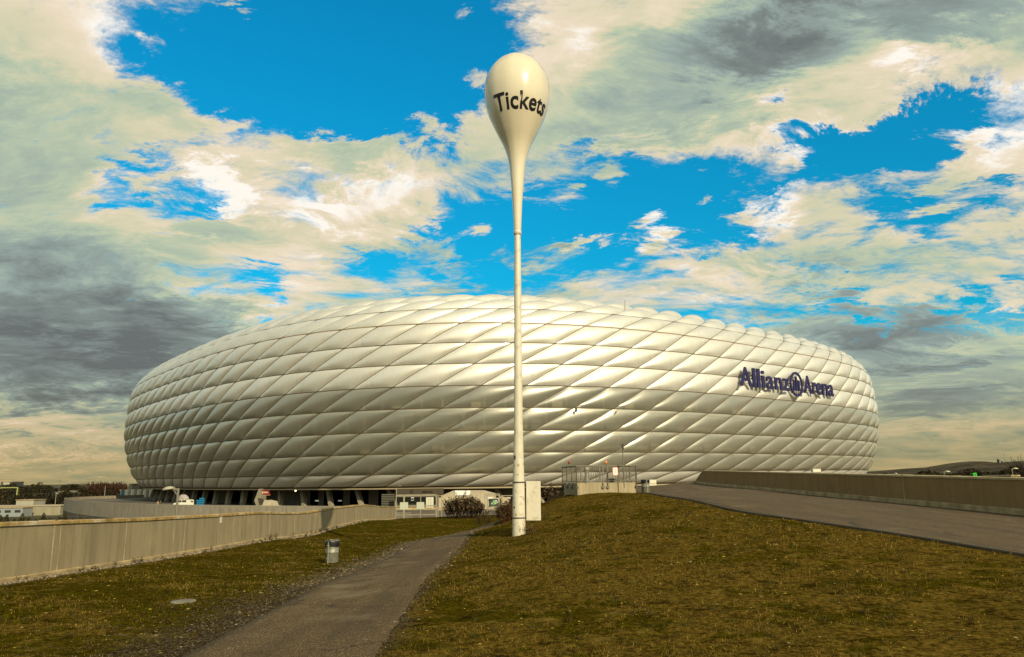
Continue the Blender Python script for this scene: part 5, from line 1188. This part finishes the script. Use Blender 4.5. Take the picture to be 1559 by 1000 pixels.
def van():
    d_ = 183.0; x0, x1 = D(269.5, 765, d_).x, D(291.5, 765, d_).x; L_ = x1 - x0; x0 -= .5; t = thing('delivery_van', ((x0 + x1) / 2, d_, DZ), 'white van with a rear side door open and a load on its roof', 'van'); M = mat('van_white', (.60, .57, .45), .35, .5)
    pr = [(0, .35), (0, .95), (.06, 1.12), (.16, 1.2), (.24, 1.75), (.30, 1.86), (.95, 1.86), (1, 1.7), (1, .35)]
    W_ = 1.75; rows = [[Vector((x0 + a * (x1 - x0), d_ + y, DZ + z * (1 if abs(y) < W_ / 2 else .985))) for a, z in pr] for y in (-W_ / 2, -W_ / 2 + .08, W_ / 2 - .08, W_ / 2)]
    m = MB().grid(rows, smooth=False); m.add(rows[0], [tuple(range(len(pr) - 1, -1, -1))]); m.add(rows[-1], [tuple(range(len(pr)))]); m.add([rows[0][0], rows[0][-1], rows[-1][-1], rows[-1][0]], [(0, 1, 2, 3)]); m.build('body', M, t)
    gl = mat('van_glass', (.02, .025, .02), .15, .6); Lx_ = x1 - x0
    for a, b in ((.27, .48), (.51, .78)): MB().box(Vector((x0 + (a + b) / 2 * Lx_, d_ - W_ / 2 - .005, DZ + 1.48)), ((b - a) * Lx_, .03, .48), bev=.01).build('side_window', gl, t)
    for a in (.17, .80):
        for y in (-W_ / 2 + .08, W_ / 2 - .08):
            w = MB(); c = Vector((x0 + a * Lx_, d_ + y, DZ + .33)); n = 18
            for (r, mi) in ((.33, 0), (.2, 1)):
                yy = .12 if mi == 0 else .125; vs = [c + Vector((r * math.cos(k * 2 * math.pi / n), s_ * yy, r * math.sin(k * 2 * math.pi / n))) for s_ in (-1, 1) for k in range(n)]
                w.add(vs, [tuple(range(n)), tuple(range(2 * n - 1, n - 1, -1))] + [(k, (k + 1) % n, n + (k + 1) % n, n + k) for k in range(n)], mi)
            w.build('wheel', [mat('tyre', (.012, .012, .012), .8, .2), mat('rim', (.3, .29, .24), .4, .5)], t)
    m = MB(); hx = x1; dr = [(0, .45), (.95, .45), (.95, 1.55), (.75, 1.85), (.25, 1.6), (0, 1.2)]; n = len(dr)
    m.add([Vector((hx + a, d_ - W_ / 2 - y, DZ + z)) for y in (0, .07) for a, z in dr], [tuple(range(n)), tuple(range(2 * n - 1, n - 1, -1))] + [(i, (i + 1) % n, n + (i + 1) % n, n + i) for i in range(n)]); o = m.build('open_door', M, t)
    MB().box(Vector((hx + .55, d_ - W_ / 2 - .075, DZ + 1.36)), (.5, .02, .36)).build('pane', mat('pane_dim', (.09, .04, .04), .2, .5), o)
    # load
    c = Vector((x0 + .48 * Lx_, d_, DZ + 1.9)); rows = []
    for i in range(11):
        a = i / 10; r = math.sin(math.pi * a) ** .5
        rows.append([c + Vector(((a - .5) * Lx_ * .72 + .06 * math.sin(k * 3 + i), math.cos(b) * .8 * r, max(0, math.sin(b)) * (1.15 * r) * (1 + .12 * math.sin(i * 2.2 + k * 1.7)) + .02)) for k, b in enumerate(np.linspace(-.1, math.pi + .1, 12))])
    tag(MB().grid(rows).build('roof_bundle', mat('bundle_film', (.36, .30, .24), .5, .5, fn=mottled((.42, .36, .29), (.16, .13, .11), 3.0)), origin=c), 'crumpled pale bundle lying on the roof of the white van', 'bundle')
van()
# blue crates
cr = None; kk = 0; d_ = 181.0; xs_c = [D(p, 765, d_).x for p in (301.4, 305.2, 309.0)]
for i, x in enumerate(xs_c):
    for lv in range((5, 5, 4)[i] if i < 2 else 5):
        if i == 0 and lv == 4: continue
        loc = Vector((x + .04 * ((lv * 7 + i) % 3 - 1), d_ + .1 * ((lv + i) % 2), DZ + lv * .46)); lab = '%s blue crate from the ground in the %s column of the stack' % (('lowest', 'second', 'third', 'fourth', 'topmost')[lv], ('left', 'middle', 'right')[i])
        if cr is None:
            m = MB(); m.box(loc + Vector((0, 0, .03)), (.56, .5, .05)); 
            for sx in (-1, 1): m.box(loc + Vector((sx * .265, 0, .2)), (.03, .5, .38)); m.box(loc + Vector((0, sx * .235, .2)), (.50, .03, .38))
            m.box(loc + Vector((0, -.255, .28)), (.2, .012, .05), mi=1); cr = tag(m.build('crate', [mat('crate_blue', (.01, .16, .30), .5, .4), M_dark], origin=loc), lab, 'crate', 'blue crates stacked beside the white van')
        else: cc = cr.copy(); COL.objects.link(cc); cc.location = loc; cc['label'] = lab
# two distant persons by the piers
def person(px, d, lean, label, coat):
    f = Vector((D(px, 765, d).x, d, DZ)); me = bpy.data.meshes.new('person'); H = 1.76
    J = [(0, 0, .93), (0, 0, 1.15), (0, .01, 1.40), (0, 0, 1.52), (0, -.02, 1.60), (0, -.02, 1.72), (-.10, 0, .88), (-.11, -.03, .50), (-.11, .02, .08), (-.11, -.12, .04), (.10, 0, .88), (.12, .05, .50), (.13, .10, .08), (.13, -.04, .04),
         (-.19, 0, 1.42), (-.24, .02, 1.14), (-.22, -.10, .90), (-.22, -.13, .82), (.19, 0, 1.42), (.24, .0, 1.14), (.20, -.16, .98), (.19, -.2, .92)]
    E = [(0, 1), (1, 2), (2, 3), (3, 4), (4, 5), (0, 6), (6, 7), (7, 8), (8, 9), (0, 10), (10, 11), (11, 12), (12, 13), (2, 14), (14, 15), (15, 16), (16, 17), (2, 18), (18, 19), (19, 20), (20, 21)]
    Rr = [.14, .14, .16, .06, .10, .09, .10, .07, .05, .04, .10, .07, .05, .04, .075, .055, .04, .035, .075, .055, .04, .035]
    me.from_pydata([Vector(j) * (H / 1.8) for j in J], E, []); o = bpy.data.objects.new('person', me); COL.objects.link(o)
    md = o.modifiers.new('skin', 'SKIN'); o.modifiers.new('sub', 'SUBSURF').levels = 1
    for v, r in zip(me.skin_vertices[0].data, Rr): v.radius = (r, r * .85)
    me.skin_vertices[0].data[0].use_root = True
    dg = bpy.context.evaluated_depsgraph_get(); m2 = bpy.data.meshes.new_from_object(o.evaluated_get(dg)); o.modifiers.clear(); o.data = m2; o.location = f; o.rotation_euler = (0, 0, lean)
    m2.materials.clear()
    for m in (mat('trousers_dark', (.015, .013, .012), .8, .2), coat, mat('skin_tone', (.40, .24, .15), .6, .3), mat('hair_dark', (.02, .013, .008), .8, .2)): m2.materials.append(m)
    for p in m2.polygons:
        z = p.center.z; p.material_index = 0 if z < .86 else (1 if z < 1.46 else (3 if (z > 1.66 or p.center.y > .03) else 2))
        if abs(p.center.x) > .17 and z < .95 and z > .7: p.material_index = 2
        p.use_smooth = True
    tag(o, label, 'person', 'people walking on the deck')
person(240.3, 178, .5, 'person in a tan coat and dark trousers on the deck, left of two', mat('coat_tan', (.28, .18, .09), .8, .2)); person(244.2, 180, -.6, 'person in a dark brown coat on the deck, right of two', mat('coat_brown', (.09, .06, .035), .8, .2))
# tanks
tk = None
for i, (a, b) in enumerate(((190.3, 197.8), (199, 207.2), (208.3, 217), (217.8, 226), (226.8, 235))):
    d_ = 325 - i * 3; x = (D(a, 750, d_).x + D(b, 750, d_).x) / 2; r = (D(b, 750, d_).x - D(a, 750, d_).x) / 2; zt_ = D(200, 745, d_).z
    lab = ('leftmost', 'second from the left', 'third from the left', 'fourth from the left', 'rightmost, half hidden,')[i] + ' of the pale upright tanks by the stadium'
    if tk is None:
        tk = thing('storage_tank', (x, d_, -12), lab, 'tank', 'pale upright tanks beside the stadium'); MB().lathe(Vector((x, d_, 0)), [(r, -12), (r, zt_ - .35), (r * .93, zt_ - .1), (r * .4, zt_), (.05, zt_ + .02)], 20).build('shell', mat('tank_cream', (.50, .46, .33), .35, .5), tk)
        m = MB(); m.tube([Vector((x - r - .1, d_ - .3, -12)), Vector((x - r - .1, d_ - .3, zt_))], .08, 4); m.build('pipe', M_rail, tk); t0 = tk
    else: copy_tree(tk, Vector((x, d_, -12)), lab)
def bld(name, px0, px1, py0, py1, d, m, label, cat='building', dep=12, zbot=-12, roof=None, wins=0, wm=None, roofm=None):
    a, b = D(px0, py0, d).x, D(px1, py0, d).x; z1 = D((px0 + px1) / 2, py0, d).z; z0 = zbot if zbot is not None else D(px0, py1, d).z
    t = thing(name, ((a + b) / 2, d, z0), label, cat); MB().box(Vector(((a + b) / 2, d + dep / 2, (z0 + z1) / 2)), (b - a, dep, z1 - z0)).build('walls', m, t)
    MB().box(Vector(((a + b) / 2, d + dep / 2, z1 + .12)), (b - a + .5, dep + .5, .3)).build('roof', roofm or M_plinth, t)
    for i in range(wins):
        w = (b - a) / wins; zc = z0 + (z1 - z0) * .62; MB().box(Vector((a + w * (i + .5), d - .03, zc)), (w * .6, .1, (z1 - z0) * .28)).build('window', wm or mat('window_dark', (.03, .035, .03), .2, .6), t)
    return t
M_bp = mat('render_pale', (.42, .38, .26), .8, .2, fn=mottled((.29, .26, .17), (.24, .21, .13), .5)); M_bw = mat('cladding_white', (.55, .52, .40), .6, .3, fn=mottled((.36, .34, .25), (.30, .28, .20), .4)); M_bb = mat('cladding_blue', (.24, .26, .24), .6, .3)
bld('low_building', -60, 92.5, 771, 790, 300, M_bp, 'long low beige building with a flat roof at the far left', wins=0, roofm=mat('roof_cream', (.36, .30, .19), .8, .2))
bld('low_shed', -40, 35, 773.5, 783, 290, M_bb, 'pale bluish low shed in front of the long beige building', dep=6, wins=5)
bld('white_block', 25, 51.5, 761.5, 771, 318, M_bw, 'cream windowless block standing up behind the long beige building', dep=8)
bld('glass_building', 79, 105, 748, 752, 520, mat('cladding_green', (.38, .42, .30), .6, .3), 'pale greenish building among the far trees', dep=14, wins=6)
bld('far_building', 50, 60.5, 752, 755, 470, M_bw, 'small white building among the far trees', dep=10)
bld('plant_room', 194.5, 201.5, 737.5, 744, 345, M_bp, 'pale box shaped plant room behind the tanks', dep=6); bld('blue_container', 183.5, 190.5, 746.5, 751, 335, mat('container_blue', (.06, .14, .20), .6, .3), 'small blue container left of the tanks', dep=3)
bt = bld('tower_block', 2, 20, 733.5, 739, 640, mat('tower_dark', (.05, .055, .045), .7, .3), 'dark high block with a pale panel on the horizon at the far left', dep=14)
MB().box(Vector((D(10, 736, 640).x, 639.9, D(10, 736, 640).z)), (D(15, 736, 640).x - D(5, 736, 640).x, .2, 2.0)).build('panel', mat('panel_pale', (.36, .33, .24), .7, .2), bt)
gt = thing('gantry', tuple(D(27, 751, 430)), 'yellow green portal frame in front of the far trees', 'gantry'); M_g = mat('gantry_green', (.30, .32, .10), .6, .3); a, b = D(-30, 742.5, 430), D(27.5, 742.5, 430)
MB().box((a + b) / 2, ((b - a).length, .6, .45)).build('beam', M_g, gt); MB().box(Vector((b.x - .2, 430, (b.z - 12) / 2)), (.5, .5, b.z + 12)).build('post', M_g, gt)
masts = None
for px, py, d_, lab in ((91.2, 731, 350, 'left of two thin tall masts with a short crossbar, above the far trees'), (134.5, 733, 360, 'right of two thin tall masts with a short crossbar, above the far trees')):
    p = D(px, py, d_); h = p.z + 12
    t = thing('mast', (p.x, d_, -12), lab, 'mast', 'thin tall masts above the far trees'); MB().tube([Vector((p.x, d_, -12)), p], [.14, .07], 5).build('pole', mat('mast_grey', (.14, .13, .10), .7, .3), t); MB().box(p + Vector((0, 0, -.2)), (2.2, .12, .14)).build('crossbar', mat('mast_grey', (0, 0, 0)), t)
for px, py, lab in ((85.5, 752, 'pale thin pole standing in front of the dark trees'), (160.5, 740, 'thin pole in front of the brown trees')):
    p = D(px, py, 330); tag(MB().tube([Vector((p.x, 330, -12)), p], [.16, .1], 5).build('lamp_pole', mat('pole_pale', (.30, .27, .19), .7, .3), origin=(p.x, 330, -12)), lab, 'pole')
# hedge and post fence at the far left
def clump_cloud(n, gen, s, m, name, label, cat, kind=None, jit=1.0):
    C = np.array([gen() for _ in range(n)]); a = RS.randn(n, 3); a /= np.linalg.norm(a, axis=1, keepdims=True); b = np.cross(a, RS.randn(n, 3)); b /= np.linalg.norm(b, axis=1, keepdims=True)
    sz = s * (.5 + RS.rand(n, 1)); V = np.stack([C - a * sz, C + b * sz * .7, C + a * sz, C - b * sz * .7], 1).reshape(-1, 3)
    o = fast_mesh(name, V, 4, np.arange(4 * n), m); return tag(o, label, cat, kind=kind)
def g_hedge():
    d_ = 215 + random.random() * 16; px = -30 + random.random() * 190; x = D(px, 780, d_).x; h = 2.3 + 1.1 * math.sin(px * .21) + .9 * math.sin(px * .57 + 1); return (x, d_, -12 + random.random() ** .7 * max(1.2, h) * .9)
clump_cloud(9000, g_hedge, .22, mat('hedge_leaf', (.03, .03, .01), .9, .1, fn=rand_col([(0, (.012, .014, .005)), (.7, (.035, .034, .012)), (1, (.10, .075, .03))])), 'scrub', 'dark tangled scrub in front of the long beige building', 'scrub', 'stuff')
pf = thing('post_fence', tuple(D(60, 788, 205)), 'thin dark post and wire fence beyond the left wall', 'fence')
for px in range(-4, 130, 7):
    p = D(px, 785.5, 205); MB().tube([Vector((p.x, 205, -12)), Vector((p.x, 205, -9.5))], .05, 4).build('post', M_rail, pf)
MB().tube([D(-12, 786, 205), D(135, 786, 205)], .02, 3).build('wire', M_rail, pf)

# ------------------------------------------------------------------ woods, trees, hill
M_wood = mat('wood_leaf', (.03, .03, .01), .95, .1, fn=rand_col([(0, (.010, .012, .006)), (.5, (.018, .017, .008)), (.8, (.030, .022, .010)), (.95, (.055, .032, .012)), (1, (.11, .075, .02))]))
def wood(name, n, rng_, top, s, label):
    trees = []
    for _ in range(n):
        px, d_ = rng_[0] + random.random() * (rng_[1] - rng_[0]), rng_[2] + random.random() * (rng_[3] - rng_[2]); x = D(px, 740, d_).x; h = top(px, d_) * (.82 + .22 * random.random()); trees.append((x, d_, h, 2.2 + 2.6 * random.random()))
    def gen():
        x, y, h, r = random.choice(trees); a = random.random() * 6.283; q = random.random() ** .5; zz = random.random() ** .6; rr = r * math.sqrt(max(0, 1 - (max(zz, .35) - .35) ** 2 / .45)) * q
        return (x + rr * math.cos(a), y + rr * math.sin(a), -12 + zz * h)
    clump_cloud(n * 95, gen, s, M_wood, name, label, 'wood', 'stuff')
wood('far_wood', 330, (-50, 250, 370, 760), lambda px, d_: 12 - (px * .012) + (0 if d_ > 450 else -4) + 1.5 * math.sin(px * .13), .55, 'dark wood stretching along the horizon at the left')
wood('near_wood', 130, (20, 190, 335, 380), lambda px, d_: 8.0 + 1.5 * math.sin(px * .2), .42, 'dark thicket behind the long beige building')
wood('hill_wood', 330, (1300, 1640, 330, 560), lambda px, d_: 10.6 + (px - 1330) * .013 + 1.2 * math.sin(px * .09), .5, 'dark wood at the foot of the hill on the right')
def bare_tree(px, py_top, d, spread, label, group, leafm, zb=-12, m_=M_twig, lf=.28, nl=5):
    top = D(px, py_top, d); H = top.z - zb; base = Vector((top.x, d, zb)); t = thing('bare_tree', tuple(base), label, 'tree', group); tm, fm, tr = MB(), MB(), MB()
    tr.tube([base, base + Vector((.1, 0, H * .25)), base + Vector((0, .1, H * .5)), base + Vector((.1, 0, H * .8))], [.32, .24, .15, .05], 7)
    for i in range(26):
        a = random.random() * 6.283; zz = H * (.18 + .62 * random.random()); dd = Vector((math.cos(a) * spread, math.sin(a) * spread, .8)).normalized()
        twigs(tm, base + Vector((0, 0, zz)), dd, (H - zz) * .55 + .8, .07, 2, .45, .2, (lf, nl, fm, leafm), (2, 4))
    tr.build('trunk', m_, t); tm.build('branches', m_, t); fm.build('crown', [M_leafd, M_leafp, M_leafr, M_leafg], t); return t
TR = [bare_tree(143, 738.5, 345, .9, 'brown half bare tree above the deck end, leftmost of its row', 'brown trees beyond the deck', [0, 0, 2], lf=.22, nl=5), bare_tree(155, 737.5, 352, .8, 'brown half bare tree behind the thin pole', 'brown trees beyond the deck', [0, 2, 0], lf=.22, nl=5)]
order = ['second brown tree from the left, darker', 'brown tree in the middle of its row', 'russet brown tree right of the row middle', 'low brown tree towards the tanks', 'brown tree nearest the tanks', 'brown tree just left of the blue container']
for i, (px, d_, sc) in enumerate(((149, 365, .95), (162, 372, 1.0), (168, 350, .97), (174, 368, .98), (180, 358, .97), (187, 372, .93))):
    copy_tree(TR[i % 2], Vector((D(px, 750, d_).x, d_, -12)), order[i], rz=i * 1.3, sc=sc)
bare_tree(1553, 697, 260, .9, 'tall dark bare tree at the right frame edge', None, [0, 0], lf=.12, nl=2)
bare_tree(1590, 692, 270, .9, 'tall dark bare tree just outside the right frame edge', None, [0, 0], lf=.12, nl=2)
def hill():
    crest = [(1230, 724), (1290, 721), (1320, 718), (1345, 716), (1380, 713), (1410, 711.5), (1440, 706), (1460, 703.5), (1480, 702), (1500, 702.3), (1512, 703.8), (1535, 703), (1559, 701.5), (1620, 697), (1700, 694), (1800, 700), (1900, 716)]
    px = np.arange(1230, 1900, 4.0); py = np.interp(px, [c[0] for c in crest], [c[1] for c in crest]); rows = []
    for j, (f, dd) in enumerate(((0, 560), (.10, 600), (.28, 650), (.36, 690), (.55, 740), (.62, 780), (.88, 830), (1.0, 880), (.8, 960), (0, 1150))):
        r = []
        for i, (a, b) in enumerate(zip(px, py)):
            q = D(a, b, 880); k = dd / 880; hh = (q.z + 12) * f; r.append(Vector((q.x * (k * .35 + .65), dd, -12 + hh + (.6 * math.sin(i * .9 + j) * math.sin(i * .31) if 0 < f < 1 else 0))))
        rows.append(r)
    tag(MB().grid(rows).build('hill', mat('hill_turf', (.06, .045, .02), .95, .1, fn=lambda t, b: (lambda o: t.l.new(t.mix(t.rng(t.noise(t.mapping(o, scale=(.3, 1, 3.2)), .05, 6, .6), .42, .62), (.030, .022, .010), t.mix(t.rng(t.noise(o, .4, 4, .6), .4, .65), (.085, .062, .028), (.035, .028, .012))), b.inputs['Base Color']))(t.new('ShaderNodeTexCoord').outputs['Object']))), 'long low brown grassy hill on the right horizon', kind='structure')
hill()
p = D(1521.5, 704, 870); h = thing('hilltop_hut', tuple(p), 'tiny dark hut with a steep pointed roof on the hilltop', 'hut')
MB().box(p + Vector((.8, 0, .2)), (4.2, 3, 2.6)).build('walls', mat('hut_dark', (.03, .025, .02), .8, .2), h); m = MB(); m.add([p + Vector(v) for v in ((-1.9, -1.6, 1.2), (.9, -1.6, 1.2), (-1.6, 0, 4.6), (-1.9, 1.6, 1.2), (.9, 1.6, 1.2))], [(0, 1, 2), (1, 4, 2), (4, 3, 2), (3, 0, 2), (0, 3, 4, 1)]); m.build('roof', mat('hut_dark', (0, 0, 0)), h)
MB().box(p + Vector((-.2, -1.55, .6)), (.9, .1, .9)).build('window', mat('white_sheet', (.7, .7, .6)), h)
def gs_(mb, c, w, h, ms, yf): ms.append(mat('sign_green_dark', (.01, .09, .01), .5, .3)); mb.box(Vector((c.x, yf - .01, c.z)), (w * .35, .02, h * .5), mi=1)
board('green_sign', 1481.8, 1487, 719.8, 727, 290, mat('sign_green', (.02, .42, .015), .5, .3), 'bright green sign standing in front of the dark wood on the right', 'sign', .3, gs_)
a = D(1484, 727, 290); tag(MB().box(Vector((a.x, 290.4, (a.z - 12) / 2)), (.3, .3, a.z + 12)).build('sign_post', M_rail, origin=(a.x, 290, -12)), 'post carrying the bright green sign', 'post')
board('dark_green_sign', 1477.4, 1481, 720.5, 727, 291, mat('sign_dull', (.02, .07, .02), .5, .3), 'dull dark green panel left of the bright green sign', 'sign', .3)
HL = mat('lamp_head_bright', (.62, .54, .36), .4, .5)
street_lamp(1436.8, 717.5, 728, 150, 1.25, 'small street lamp beyond the right wall, left of the green sign', 1.6, 1, head_m=HL); street_lamp(1540.2, 713, 728, 120, 1.0, 'small street lamp beyond the right wall near the frame edge', 1.3, 1, head_m=HL)
street_lamp(1361, 720.5, 726, 260, 1.2, 'tiny distant lamp at the left end of the dark wood', 1.6, 1, head_m=HL)
for o_ in list(SC.objects):
    if '_o' in o_: del o_['_o']
